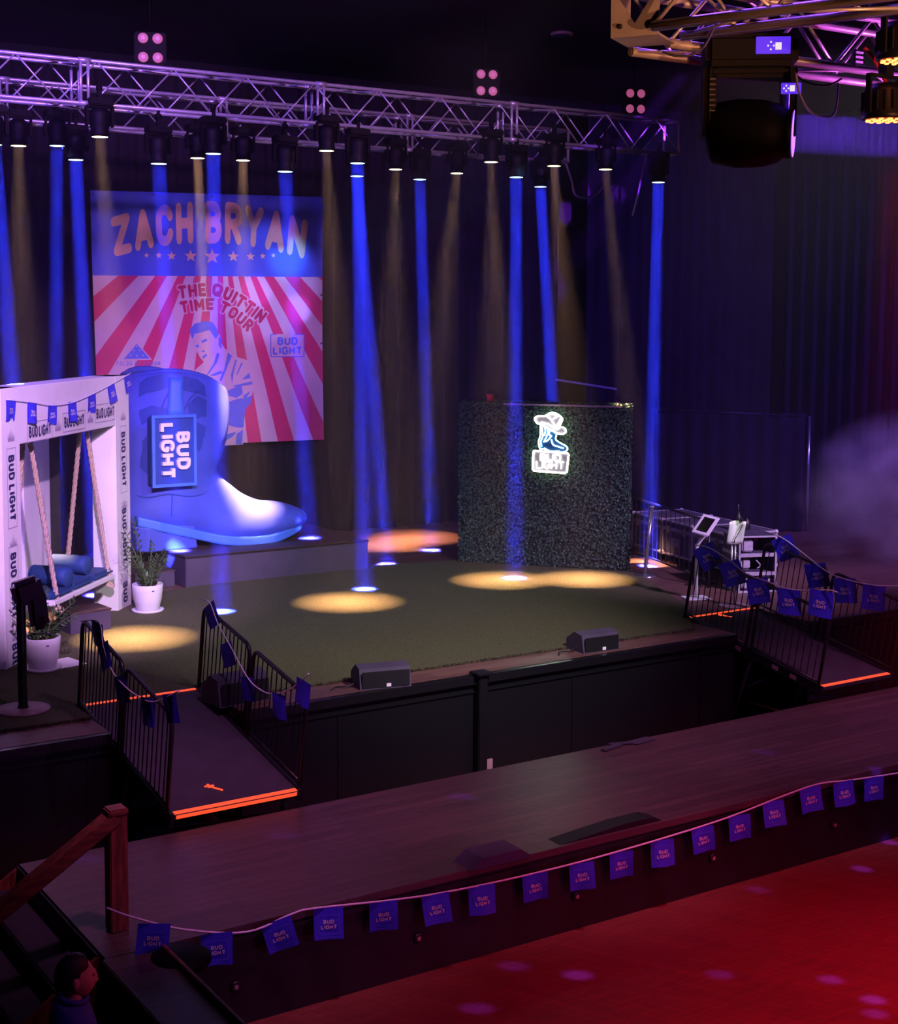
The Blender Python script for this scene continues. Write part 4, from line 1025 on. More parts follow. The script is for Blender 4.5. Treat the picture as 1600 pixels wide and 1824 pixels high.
for (px_, py_), yv, kind, tgt, lab in spec:
    p = lens_at(px_, py_, yv); tgt = Vector(tgt)
    if HEADS[kind] is None: HEADS[kind] = make_head(kind); r = HEADS[kind]; first = True
    else: r = dup(HEADS[kind], (0, 0, 0))
    d = (tgt-p).normalized()
    r.location = (p.x, p.y, p.z+.437); r['label'] = 'black '+lab; r['group'] = kind+' moving heads on the stage trusses'
    top = TZ+(0 if yv == FY else -.02)-.024
    k = top-(p.z+.437)-.10
    if k > .03: PIPES.append((r, k))
    # the lamp in the head
    if kind == 'warm':
        beam('beam_light', p+d*.02, tgt, WARM, 75 if 'banner top' in lab else 110 if 'above the letters' in lab else 24 if 'nearest the right' in lab else 50, .06, 13 if 'banner top' in lab else 6 if 'above the letters' in lab else 9 if 'nearest the right' in lab else 15)
    else:
        beam('beam_light', p+d*.02, tgt, BLUE, 410, .088, 2.3)

for r, k in PIPES: MB().tube([(0, 0, .09), (0, 0, .13+k)], .022, 8).build('drop_pipe', M['fixdark'], r)
# blinders above the trusses, down-light in the ceiling
def blinder(label, px_, py_, s_):
    c = atY(px_, py_, 18.6); r = thing('blinder_light', label, 'stage light', c, radians(-20), group='four-lamp blinders above the trusses')
    MB().box((0, .09, 0), (.42, .14, .42), 0, None, .02).build('housing', M['fixdark'], r)
    lm = None
    for i in (-1, 1):
        for j in (-1, 1):
            o = MB().lathe([(.025, .03), (.062, 0), (.07, -.012), (.062, -.006), (.03, .02), (.001, .014)], 16, 0, (0, 0, 0), Matrix.Rotation(pi/2, 3, 'X')).build('lamp', M['lensreflect'], r, (i*.095, -.0, j*.125))
    m = MB().tube([(0, .12, .2), (0, .12, 9.78-c.z)], .02, 8).build('hanging_pipe', M['fixdark'], r, rot=(radians(0), 0, 0))
    return r
blinder('unlit four-lamp blinder, pink reflections painted in, above the left part of the front truss', 268, 85, 1)
blinder('unlit four-lamp blinder, pink reflections painted in, above the middle right of the front truss', 868, 147, 1)
blinder('unlit four-lamp blinder, pink reflections painted in, near the right end of the front truss', 1133, 180, 1)
c = atZ(1001, 60, 9.78); r = thing('ceiling_downlight', 'round unlit downlight on the dark ceiling', 'ceiling light', c)
MB().lathe([(.17, -.03), (.19, .0), (.17, .02)], 24).build('ring', M['tape'], r); MB().lathe([(.001, -.034), (.14, -.034)], 20, capb=False, capt=False).build('diffuser', M['chrome'], r)

# ================================================================== FLOOR MONITORS, PLATES
def monitor(label, a, b, h, dpt, tail=True):
    p0, p1 = atZ(*a, ZS), atZ(*b, ZS); L = (p1-p0).length; rz = atan2(p1.y-p0.y, p1.x-p0.x)
    r = thing('floor_monitor', label, 'speaker', p0, rz)
    prof = [(0, 0), (dpt, 0), (dpt, h*.55), (dpt*.55, h), (dpt*.12, h*.90)]
    MB().prism([(y, z) for y, z in prof], lambda y, z: (0, y, z), lambda y, z: (L, y, z)).build('cabinet', M['riser'], r)
    MB().box((L/2, -.001+.0, h*.42), (L*.93, .012, h*.74), 0, None, .004).build('grille', M['black'], r)
    MB().box((L*.55, -.012, h*.16), (.05, .006, .035)).build('badge', M['offwhite'], r)
    if tail: MB().tube(smoothpts([(0, dpt*.4, .05), (-.12, dpt*.3, .03), (-.22, dpt*.5, .012), (-.30, dpt*.2, .012)], 5), .008, 6).build('cable', M['cable'], r)
    return r
monitor('black wedge monitor on the stage lip left of the centre post', (642, 1230), (733, 1222), .24, .36)
monitor('black wedge monitor on the stage lip right of the centre post', (1040, 1165), (1104, 1156), .23, .36)
monitor('black wedge monitor half hidden behind the right rail of the left ramp', (392, 1262), (482, 1246), .30, .40, False)
o = MB().box((0, 0, .06), (.13, .02, .12), 0, None, .005).box((.0, -.012, .05), (.05, .004, .05)).build('outlet_plate', M['tape'], None, atY(868, 1366, YF-.02)+Vector((0, -.01, -.03))); tag(o, 'pinkish outlet plate at the foot of the black centre post', 'outlet')
o = MB().prism([(0, 0), (.62, 0), (.50, .085), (.12, .085)], lambda x, y: (x, -.0, y), lambda x, y: (x, .26, y)).build('cable_ramp', M['riser'], None, atZ(832, 1548, ZR)+Vector((0, -.06, 0))); tag(o, 'dark wedge block on the front edge of the runway, its top catching light', 'block')
o = MB().prism([(0, 0), (1.15, 0), (1.02, .05), (.70, .05)], lambda x, y: (x, -.0, y), lambda x, y: (x, .18, y)).build('cable_ramp', M['black'], None, atZ(1000, 1507, ZR)+Vector((0, .02, 0))); tag(o, 'long low dark strip on the runway front edge, right of the wedge block', 'block')
m = MB().box((0, 0, .012), (.30, .07, .02), 0, Matrix.Rotation(radians(14), 3, 'Z'), .004); m.box((.16, .05, .016), (.26, .05, .016), 0, Matrix.Rotation(radians(-20), 3, 'Z'), .004); m.box((.42, .02, .01), (.3, .13, .012), 0, Matrix.Rotation(radians(6), 3, 'Z'), .003)
o = m.build('scrap_strip', M['leg'], None, atZ(1090, 1333, ZR)); tag(o, 'loose strips lying on the back edge of the runway', 'scrap')
for (x, y), lab in (((420, 1757), 'below the second and third flags from the left'), ((745, 1671), 'below the sixth flag from the left'), ((1027, 1596), 'below the ninth flag from the left'), ((1270, 1528), 'below the twelfth flag from the left'), ((1486, 1469), 'below the fifteenth flag from the left')):
    p = atY(x, y, 9.50); r = thing('floor_socket', 'small round socket on the runway front '+lab, 'socket', p, group='sockets along the runway front')
    RX = Matrix.Rotation(pi/2, 3, 'X')
    MB().lathe([(.042, 0), (.042, .01), (.03, .014)], 14, 0, (0, 0, 0), RX).build('rim', M['fixture'], r); MB().box((0, -.016, 0), (.03, .005, .03)).build('insert', M['tape'], r)

# ================================================================== RIGHT SIDE: FENCE, CASES, KIOSK
def case(label, a, b, dpt, z0, h, lids=True, group='road cases behind the barrier'):
    """front bottom edge from a to b on the stage; depth runs away to the right"""
    a, b = Vector(a), Vector(b); u = (b-a).normalized(); L = (b-a).length; n = Vector((-u.y, u.x, 0)); n = n if n.x > 0 else -n
    mw = basis(Vector((a.x, a.y, ZS)), u, n, Vector((0, 0, 1)))
    r = thing('road_case', label, 'road case', mw=mw, group=group)
    MB().box((L/2, dpt/2, z0+h*.37), (L-.02, dpt-.02, h*.74-.01), 0, None, .008).build('body', M['case'], r)
    MB().box((L/2, dpt/2, z0+h*.88), (L-.02, dpt-.02, h*.24-.01), 0, None, .008).build('lid', M['case'], r)
    m = MB(); e = .028
    for z in (z0+.014, z0+h*.74, z0+h*.775, z0+h-.014):
        m.box((L/2, 0, z), (L, e, e)); m.box((L/2, dpt, z), (L, e, e)); m.box((0, dpt/2, z), (e, dpt, e)); m.box((L, dpt/2, z), (e, dpt, e))
    for x in (0, L):
        for y in (0, dpt): m.box((x, y, z0+h/2), (e, e, h))
    m.build('edge_trim', M['steel'], r)
    cm = MB().sphere((0, 0, 0), .038, 10).mesh('corner_ball', [M['steel']])
    for x in (0, L):
        for y in (0, dpt):
            for z in (z0+.02, z0+h-.02): link('corner_ball', cm, r, (x, y, z))
    lm = MB().box((0, -.022, 0), (.11, .02, .12), 0, None, .008).box((0, -.034, .01), (.04, .012, .06), 0, None, .004).mesh('latch', [M['chrome']])
    for t in (.22, .78): link('latch', lm, r, (L*t, 0, z0+h*.755))
    MB().box((L*.5, -.018, z0+h*.42), (.20, .018, .13), 0, None, .006).tube([(L*.5-.07, -.045, z0+h*.42), (L*.5+.07, -.045, z0+h*.42)], .011, 8).build('handle', M['chrome'], r)
    if z0 > .08:
        wm = MB().tube([(-.018, 0, .055), (.018, 0, .055)], .055, 14).box((0, 0, .105), (.05, .06, .03)).mesh('caster', [M['fixture']])
        for x in (.1, L-.1):
            for y in (.1, dpt-.1): link('caster', wm, r, (x, y, 0))
    return r
a = atZ(1128, 984, ZS); b = atZ(1290, 1031, ZS); d = b-a
case('dark road case with pale edges behind the barrier, nearest the hedge wall', a, a+d*.325, .95, .13, .56)
case('dark road case with pale edges behind the tablet kiosk, middle of the row', a+d*.34, a+d*.665, .95, .13, .56)
case('dark road case with pale edges behind the sign stand, nearest the rack cases', a+d*.68, a+d*1.0, .95, .13, .56)
ra = atZ(1316, 1056, ZS)
def rack(label, z0, h, fit):
    u = Vector((.93, -.36, 0)).normalized(); n = Vector((.36, .93, 0)).normalized()
    r = thing('rack_case', label, 'rack case', mw=basis(Vector((ra.x, ra.y, ZS+z0)), u, n, Vector((0, 0, 1))), group='rack cases stacked by the right ramp')
    W_, D_ = .56, .60
    m = MB(); t = .02
    m.box((W_/2, D_/2, t/2), (W_, D_, t)); m.box((W_/2, D_/2, h-t/2), (W_, D_, t)); m.box((t/2, D_/2, h/2), (t, D_, h)); m.box((W_-t/2, D_/2, h/2), (t, D_, h)); m.box((W_/2, D_-.02, h/2), (W_, t, h))
    m.build('shell', M['case'], r)
    m = MB(); e = .024
    for z in (.012, h-.012): m.box((W_/2, 0, z), (W_, e, e)); m.box((0, D_/2, z), (e, D_, e)); m.box((W_, D_/2, z), (e, D_, e))
    for x in (0, W_): m.box((x, 0, h/2), (e, e, h))
    m.build('edge_trim', M['steel'], r)
    m = MB()
    if fit == 0: m.box((.15, .10, h*.45), (.17, .10, h*.62), 0, None, .02); m.tube([(.26, .06, h*.72), (.30, .06, h*.82), (.27, .06, h*.9)], .012, 6, 1)
    elif fit == 1: m.box((.13, .08, h*.5), (.14, .06, h*.6), 0, None, .03); m.tube(smoothpts([(.28, .06, h*.7), (.35, .05, h*.4), (.3, .06, h*.25)], 5), .01, 6)
    else: m.box((.12, .10, h*.5), (.10, .10, h*.7), 0, None, .02); m.box((.38, .05, h*.6), (.24, .02, .04)); m.box((.40, .05, h*.8), (.2, .02, .03))
    m.build('rack_fittings', [M['acrylic'] if False else M['steel'], M['red']], r); return r
rack('open rack case on the floor, lowest of the stack of three', .0, .27, 2)
rack('open rack case holding coiled gear, middle of the stack of three', .272, .27, 1)
rack('open rack case with a red tag inside, topmost of the stack of three', .544, .28, 0)
# dark bottle-like gear on the cases
for px_, lab, h in ((1337, 'dark upright canister on the road cases, with a thin spout', .30), (1347, 'shorter dark canister on the road cases beside the spouted one', .20)):
    p = a+d*.93+Vector((.42+(px_-1337)*.012, -.02*(px_-1337)*.3, .69)); 
    r = thing('canister', lab, 'canister', p); MB().lathe([(.055, 0), (.06, .02), (.06, h*.7), (.03, h*.85), (.02, h)], 14).build('body', M['fixture'], r)
    if h > .25: MB().tube([(0, 0, h), (0, 0, h+.10)], .006, 6).build('spout', M['chrome'], r)
# crowd barrier
f0, f1 = atZ(1118, 987, ZS), atZ(1262, 1047, ZS); u = (f1-f0).normalized(); L = (f1-f0).length
mw = basis(Vector((f0.x, f0.y, ZS)), u, Vector((-u.y, u.x, 0)), Vector((0, 0, 1)))
root = thing('crowd_barrier', 'black barred barrier beside the hedge wall, in front of the road cases', 'barrier', mw=mw)
HFE = .98
MB().tube([(0, 0, 0), (0, 0, HFE), (L, 0, HFE), (L, 0, 0)], .022, 8).tube([(0, 0, .10), (L, 0, .10)], .016, 8).build('frame', M['rail'], root)
bm_ = MB().tube([(0, 0, .10), (0, 0, HFE)], .007, 6, caps=False).mesh('baluster', [M['rail']]); nb = 17
for i in range(nb): link('baluster', bm_, root, (L*(i+1)/(nb+1), 0, 0))
for x in (.25, L-.25): MB().box((x, 0, .012), (.05, .5, .022)).build('foot', M['rail'], root)
# steel stanchion
p0 = atZ(1149, 1026, ZS); p1 = atP(1164, 905, p0, FW*-1)
root = thing('queue_stanchion', 'polished steel queue post leaning beside the right edge of the hedge wall', 'stanchion', p0)
MB().lathe([(.19, 0), (.195, .012), (.16, .028), (.04, .036)], 30).build('base', M['chrome'], root)
dv = p1-p0; dv = Vector((dv.x*.8, dv.y*.8, dv.z))
MB().tube([Vector((0, 0, .03)), dv], .032, 14).build('post', M['chrome'], root); MB().lathe([(.04, 0), (.042, .03), (.03, .045)], 16, 0, dv).build('cap', M['chrome'], root)
# tablet kiosk
p0 = atZ(1240, 1066, ZS); root = thing('tablet_kiosk', 'white tablet kiosk on a slim white post at the corner of the turf', 'kiosk', p0, radians(-20))
MB().box((0, 0, .008), (.36, .30, .016), 0, None, .006).build('base_plate', M['white'], root)
MB().tube(smoothpts([(0, 0, .012), (0, 0, .70), (.01, -.01, .78), (.08, -.05, .90), (.12, -.07, 1.0), (.13, -.07, 1.03)], 5), .026, 12).build('post', M['white'], root)
RT_ = Matrix.Rotation(radians(-8), 3, 'Z') @ Matrix.Rotation(radians(24), 3, 'Y') @ Matrix.Rotation(radians(-48), 3, 'X') 
R_ = (Matrix.Rotation(radians(22), 3, 'Y') @ Matrix.Rotation(radians(42), 3, 'X'))
dRt, dFt = Vector((RT.x, RT.y, 0)).normalized(), Vector((FW.x, FW.y, 0)).normalized()
aL = (dRt*.131+Vector((0, 0, .152))+dFt*.12).normalized(); aS = (dRt*.122-Vector((0, 0, .023))-dFt*.104).normalized(); aN = aS.cross(aL)
R_ = Matrix.Rotation(radians(20), 3, 'Z') @ Matrix((aS, aL, aN)).transposed(); tc = Vector((.10, -.06, 1.05))
th = MB().box(tc, (.27, .36, .022), 0, R_, .009).build('tablet_frame', M['white'], root)
MB().box(tc+R_@Vector((0, 0, .0125)), (.17, .26, .004), 0, R_).build('screen', M['screen'], th)
# sign stand
p0 = atZ(1305, 1079, ZS); root = thing('sign_stand', 'slim floor stand holding a brightly lit paper sign, right of the tablet kiosk', 'sign stand', p0, radians(-25))
MB().lathe([(.20, 0), (.205, .01), (.19, .016), (.03, .02)], 28).build('base', M['tape'], root)
m = MB()
for s_ in (-.025, .025): m.tube([(s_, 0, .01), (s_, 0, .93)], .012, 8)
m.build('twin_pole', M['chrome'], root)
m = MB(); nn = 8
m.add([(-.115+.23*i/nn+.02*j*.2, -.03-.02*cos(i/nn*6)*j*.5, .86+.32*j/6) for j in range(7) for i in range(nn+1)], [(j*(nn+1)+i, j*(nn+1)+i+1, (j+1)*(nn+1)+i+1, (j+1)*(nn+1)+i) for j in range(6) for i in range(nn)], 0, True)
o = m.build('paper_sign', M['acrylic'], root); s2 = o.modifiers.new('t', 'SOLIDIFY'); s2.thickness = .012
MB().box((.09, -.03, 1.20), (.05, .05, .05), 0, None, .01).tube([(.09, -.03, 1.2), (.115, -.02, 1.10)], .012, 6).build('bottle_clip', M['fixture'], root)  # small bottle clip, holds no lamp
MB().tube(smoothpts([(.10, -.055, 1.14), (.05, -.065, 1.04), (-.01, -.06, .93), (0, -.02, .88)], 5), .006, 6).build('cable', M['cable'], root)
spot('sign_fill_light', p0+Vector((-.18, -.42, 1.75)), p0+Vector((0, -.03, 1.12)), (.95, 1.0, .80), 12, 34, .6, .03)  # unseen spot in the air before the sign, brightens its paper

# cables and odd gear by the back curtain
c = [atY(x, y, 18.72) for x, y in ((1001, 268), (1002, 272), (1005, 282), (1018, 320), (1024, 345), (1040, 352), (1062, 346), (1075, 330))]
tag(MB().tube(smoothpts(c, 6), .02, 6).build('hanging_cable', M['cablev']), 'curved grey cable loop hanging under the right end of the trusses', 'cable')
c = [atY(x, y, 16.95) for x, y in ((1153, 258), (1150, 285), (1142, 320), (1136, 350), (1127, 385))]
tag(MB().tube(smoothpts(c, 6), .015, 6).build('hanging_cable', M['cablev']), 'thin cable dropping between the last two lamps at the right end of the truss', 'cable')
for pl, lab in ((((1197, 598), (1194, 625), (1195, 650), (1204, 668)), 'faint cable loop hanging on the dark wall above the drape screen'), (((1248, 655), (1255, 672), (1254, 698)), 'faint short cable hanging right of the cable loop above the drape screen')):
    tag(MB().tube(smoothpts([atX(x, y, 21.6) for x, y in pl], 6), .016, 6).build('hanging_cable', M['cablev']), lab, 'cable')
p0, p1 = atX(990, 676, 17.2), atX(1098, 693, 18.2); p0, p1 = atY(990, 676, 22.2), atY(1098, 693, 21.8)
tag(MB().box((p0+p1)/2, ((p1-p0).length, .05, .035), 0, (p1-p0).to_track_quat('X', 'Z').to_matrix()).build('slanted_bar', M['cablev']), 'thin pale slanted bar in the dark behind the hedge wall', 'bar')

# ================================================================== LEFT FRONT: STEPS, SIDE PLANK, HANDRAIL, STOOL, PERSON
root = thing('wooden_stair', 'dark wooden steps going down from the left end of the runway', 'stairs', (3.31, 9.6, 0))
for i in range(3):
    z = ZR-.19*(i+1); MB().box((-.16-.30*i, 1.0, z-.02), (.32, 1.95, .04), 0, None, .006).build('tread', M['trousers'], root)
    MB().box((-.02-.30*i, 1.0, z+.085), (.02, 1.95, .17)).build('riser', M['black'], root)
for y in (.03, 1.97): MB().prism([(0, 0), (-1.0, 0), (-1.0, .12), (-.02, ZR-.03), (0, ZR-.03)], lambda x, z: (x, y-.02, z), lambda x, z: (x, y+.02, z)).build('stringer', M['oak'], root)
root = thing('side_walkway', 'narrow reddish wooden plank walkway running forward from the left end of the runway', 'walkway', (3.28, 9.5, 0))
MB().box((.19, -1.3, ZR-.03), (.40, 2.6, .06), 0, None, .008).build('plank_top', M['runway'], root)
MB().box((.02, -1.3, ZR/2-.03), (.03, 2.6, ZR-.07)).build('side_panel', M['black'], root); MB().box((.36, -1.3, ZR/2-.03), (.03, 2.6, ZR-.07)).build('side_panel', M['black'], root)
MB().box((.405, -1.28, ZR+.01), (.03, 2.5, .09), 0, None, .006).build('edge_board', M['oakx'], root)
pp = atZ(209, 1655, ZR); root = thing('handrail', 'stained wooden handrail post with a rail sloping down to the left', 'handrail', (pp.x, pp.y, ZR))
MB().box((0, 0, .44), (.135, .135, .88), 0, None, .008).build('newel_post', M['oak'], root)
q0 = Vector((0.0, .0, .86)); q1 = atY(-60, 1672, pp.y)-Vector((pp.x, pp.y, ZR)); dv = q1-q0; R_ = dv.to_track_quat('X', 'Z').to_matrix()
MB().box((q0+q1)/2+Vector((0, 0, .0)), (dv.length, .15, .10), 0, R_, .012).build('rail', M['oakx'], root)
MB().box((0.0, 0, .895), (.15, .15, .05), 0, None, .012).build('post_cap', M['oakx'], root)
# bar stool
ps = atZ(322, 1700, .78); root = thing('bar_stool', 'black round-topped stool silhouetted below the second flag from the left', 'stool', (ps.x, ps.y, 0))
MB().lathe([(.02, .70), (.19, .70), (.215, .73), (.21, .77), (.16, .80), (.02, .81)], 28).build('seat', M['fixdark'], root)
MB().lathe([(.03, .03), (.03, .70)], 14).build('column', M['fixture'], root); MB().lathe([(.2, 0), (.2, .015), (.05, .035)], 24).build('foot_plate', M['fixture'], root)
MB().tube([(.16*cos(2*pi*k/20), .16*sin(2*pi*k/20), .30) for k in range(20)], .012, 6, closed=True).build('foot_ring', M['chrome'], root)
# person in a blue shirt
PH = atD(130, 1742, 8.05); gz = 0.0
yaw = radians(-12)
root = thing('person', 'dark-haired person in a blue shirt at the bottom left, facing right', 'person', (PH.x, PH.y, 0), yaw)
hc = PH.z
def skinned(verts, edges, radii, sub=2):
    me = bpy.data.meshes.new('tmp'); me.from_pydata(verts, edges, []); o = bpy.data.objects.new('tmp', me); COL.objects.link(o)
    o.modifiers.new('s', 'SKIN'); sd = me.skin_vertices[0].data
    for i, r in enumerate(radii): sd[i].radius = r if isinstance(r, tuple) else (r, r)
    sd[0].use_root = True
    ss = o.modifiers.new('u', 'SUBSURF'); ss.levels = sub; ss.render_levels = sub
    dg = bpy.context.evaluated_depsgraph_get(); ev = o.evaluated_get(dg); t = ev.to_mesh()
    V = [tuple(v.co) for v in t.vertices]; F = [tuple(p.vertices) for p in t.polygons]; ev.to_mesh_clear()
    bpy.data.objects.remove(o); bpy.data.meshes.remove(me); return V, F
s_ = hc/1.60                                       # faces +x
def sv(*p): return (p[0]*s_, p[1]*s_, p[2]*s_)
V = [sv(0, 0, .92), sv(0, 0, 1.08), sv(0, 0, 1.28), sv(-.015, 0, 1.405), sv(-.005, 0, 1.46), sv(.01, 0, 1.56)]
Eg = [(0, 1), (1, 2), (2, 3), (3, 4), (4, 5)]; Rr = [(.13, .16), (.115, .14), (.125, .17), (.10, .14), .052, .047]
for sd in (-1, 1):
    b = len(V); V += [sv(-.015, sd*.175, 1.40), sv(-.03, sd*.225, 1.12), sv(.10, sd*.20, .90), sv(.17, sd*.19, .84)]
    Eg += [(3, b), (b, b+1), (b+1, b+2), (b+2, b+3)]; Rr += [.058, .045, .036, .030]
    hb = b+3
    for k, (dy, l) in enumerate(((-.026, .085), (-.009, .095), (.009, .090), (.026, .07))):
        c0 = len(V); p = V[hb]; V += [(p[0]+.05, p[1]+dy, p[2]-.025), (p[0]+.05+l*.5, p[1]+dy*1.1, p[2]-.055), (p[0]+.045+l*.6, p[1]+dy*1.1, p[2]-.095)]
        Eg += [(hb, c0), (c0, c0+1), (c0+1, c0+2)]; Rr += [.011, .009, .008]
    c0 = len(V); V += [(p[0]+.03, p[1]-sd*.04, p[2]-.01), (p[0]+.065, p[1]-sd*.05, p[2]-.04)]; Eg += [(hb, c0), (c0, c0+1)]; Rr += [.011, .009]
    b = len(V); V += [sv(0, sd*.09, .84), sv(.015, sd*.10, .48), sv(-.01, sd*.10, .10), sv(.12, sd*.11, .035)]
    Eg += [(0, b), (b, b+1), (b+1, b+2), (b+2, b+3)]; Rr += [.085, .058, .042, .035]
V_, F_ = skinned(V, Eg, Rr)
m = MB().add(V_, F_, 0, True)
# head with brow, nose, lips, chin, ears
bm = bmesh.new(); bmesh.ops.create_icosphere(bm, subdivisions=4, radius=1)
for v in bm.verts:
    x, y, z = v.co; fx = max(0, x)
    X = x*.098; Yh = y*.075; Zh = z*.118
    if z < -.1: k = (-.1-z); Yh *= 1-.34*k; X += .012*k*fx; X *= 1-.12*k*(x < 0)
    g_ = lambda cy_, cz_, wy, wz: math.exp(-((y-cy_)/wy)**2-((z-cz_)/wz)**2)*(x > 0)
    X += .030*g_(0, -.22, .13, .17)+.012*g_(0, .05, .12, .2)+.010*g_(0, .20, .5, .10)-.012*g_(.32, .08, .17, .10)-.012*g_(-.32, .08, .17, .10)+.010*g_(0, -.50, .28, .05)+.009*g_(0, -.60, .26, .05)+.016*g_(0, -.88, .3, .16)-.006*g_(0, -.555, .3, .02)
    v.co = (X, Yh, Zh)
bm.verts.ensure_lookup_table()
m.add([(v.co.x*s_+.02, v.co.y*s_, v.co.z*s_+hc) for v in bm.verts], [[v.index for v in f.verts] for f in bm.faces], 0, True); bm.free()
for sd in (-1, 1): m.sphere((.005, sd*.078*s_, hc-.005), .03, 10, 0, (.7, .35, 1.1))
body = m.build('body', M['skin'], root)
for sd in (-1, 1): MB().sphere((.02+.083*s_, sd*.024*s_, hc+.012), .0105, 10).build('eye', M['screen'], body)
bm = bmesh.new(); bmesh.ops.create_icosphere(bm, subdivisions=3, radius=1)
for v in bm.verts:
    x, y, z = v.co; q = .006*math.sin(x*23+y*31)*math.cos(z*19)
    if z < .15+.45*max(0, x) and x > -.15: v.co = (x*.08, y*.06, max(z, .0)*.08)
    else: v.co = (x*.112+q-.006, y*.088+q, z*.135+q+.004)
    if z < -.45: v.co.z = -.055
bm.verts.index_update()
MB().add([(v.co.x*s_+.012, v.co.y*s_, v.co.z*s_+hc+.005) for v in bm.verts], [[v.index for v in f.verts] for f in bm.faces], 0, True).build('hair', M['hair'], root); bm.free()
Vs = [sv(0, 0, .95), sv(0, 0, 1.08), sv(0, 0, 1.28), sv(-.012, 0, 1.405), sv(-.008, 0, 1.47)]+[sv(-.015, .175, 1.40), sv(-.03, .225, 1.14), sv(-.015, -.175, 1.40), sv(-.03, -.225, 1.14)]
V_, F_ = skinned(Vs, [(0, 1), (1, 2), (2, 3), (3, 4), (3, 5), (5, 6), (3, 7), (7, 8)], [(.155, .185), (.14, .165), (.158, .20), (.135, .165), .078, .092, .078, .092, .078])
sh = MB().add(V_, F_, 0, True).build('shirt', M['shirt'], root)
MB().tube([(.075*cos(2*pi*k/18)*s_-.0, .075*sin(2*pi*k/18)*s_, (1.488+.016*cos(2*pi*k/18)*-1)*s_) for k in range(18)], .016, 8, closed=True).build('collar', M['shirt'], sh)
Vt = [sv(0, 0, .93)]; Et = []; Rt = [(.145, .175)]
for sd in (-1, 1): b = len(Vt); Vt += [sv(0, sd*.095, .82), sv(.015, sd*.10, .48), sv(-.01, sd*.10, .08)]; Et += [(0, b), (b, b+1), (b+1, b+2)]; Rt += [.105, .078, .066]
V_, F_ = skinned(Vt, Et, Rt); MB().add(V_, F_, 0, True).build('trousers', M['trousers'], root)

# ================================================================== NEAR TRUSS CORNER, TOP RIGHT
dR = Vector((RT.x, RT.y, 0)).normalized(); dF = Vector((FW.x, FW.y, 0)).normalized()
c0 = atD(1088, 68, 7.0); TB = c0.z+.03; S_ = .29
dirA = (dR*.8-dF*.6).normalized(); dirB = Vector((1, 0, 0))
# corner block with a diamond-cut plate
root = thing('truss_corner_block', 'gold-lit truss corner block with a diamond cut-out in its plate', 'truss corner', (c0.x, c0.y, TB), atan2(dirA.y, dirA.x))
m = MB()
# plate frame: outer square with a diamond hole, facing the house
o_ = [(0, -.03), (.24, -.03), (.24, .33), (0, .33)]; h_ = [(.12, .04), (.20, .15), (.12, .26), (.04, .15)]
def plate(m, f):
    for i in range(4):
        a_, b_, cc, dd = o_[i], o_[(i+1) % 4], h_[(i+1) % 4], h_[i]
        m.prism([a_, b_, cc, dd], lambda x, y: f(x, y, 0), lambda x, y: f(x, y, .012))
RP = Matrix.Rotation(radians(12), 3, 'Z')
fp = lambda x, y, t: tuple(RP @ Vector((x, t, y)))
h_ = [(.24*.5, .03), (.20, .15), (.12, .27), (.04, .15)]
o_ = [(.12, -.03), (.24, -.03), (.24, .33), (.12, .33), (0, .33), (0, -.03)]
def quadp(ps): m.prism(ps, lambda x, y: fp(x, y, 0), lambda x, y: fp(x, y, .014))
quadp([(0, -.03), (.12, -.03), (.12, .03), (.04, .15), (0, .15)]); quadp([(.12, -.03), (.24, -.03), (.24, .15), (.20, .15), (.12, .03)])
quadp([(0, .15), (.04, .15), (.12, .27), (.12, .33), (0, .33)]); quadp([(.20, .15), (.24, .15), (.24, .33), (.12, .33), (.12, .27)])
m.build('corner_plate', M['alug'], root)
m = MB()
for x in (.05, .19): m.lathe([(.012, 0), (.012, .012), (.008, .016)], 10, 0, fp(x, .02, -.002), RP @ Matrix.Rotation(pi/2, 3, 'X'))
m.build('bolt', M['cable'], root)
m = MB(); m.box(RP @ Vector((.12, .14, -.024)), (.24, .26, .012), 0, RP); m.box(RP @ Vector((.12, .14, .324)), (.24, .26, .012), 0, RP); m.box(RP @ Vector((.006, .14, .15)), (.012, .26, .34), 0, RP); m.build('block_frame', M['alug'], root)
st = Vector((c0.x, c0.y, TB))
truss('lighting_truss', 'gold-lit near truss running toward the house from the corner block, top right', st+dirA*.23+Vector((0, 0, 0)), 3.4, S_, S_, atan2(dirA.y, dirA.x), (2.2,), r=.025, rb=.010, matl=M['alug'], step=.30)
truss('lighting_truss', 'purple-lit near truss running away to the right from the corner block, top right', st+dirB*.42+Vector((0, .06, 0)), 4.5, S_, S_, 0, (2.4,), r=.025, rb=.010, matl=M['alug'], step=.30)
spot('truss_fill_light', (3.2, 2.0, 5.6), st+dirA*.45, (1.0, .34, .15), 230, 21, .8, .05)  # unseen mid-air spots, added to light the near truss and corner block
spot('truss_fill_light', (5.0, .6, 5.4), st+dirA*1.5, (1.0, .36, .17), 900, 24, .8, .05)
spot('truss_fill_light', (7.6, 5.0, 5.7), st+dirB*1.6+Vector((0, 0, .1)), (.85, .14, 1.0), 420, 60, .8, .04)
spot('truss_fill_light', (5.4, 6.9, 8.4), st+dirB*.6, (.22, .06, 1.0), 200, 90, .8, .04)
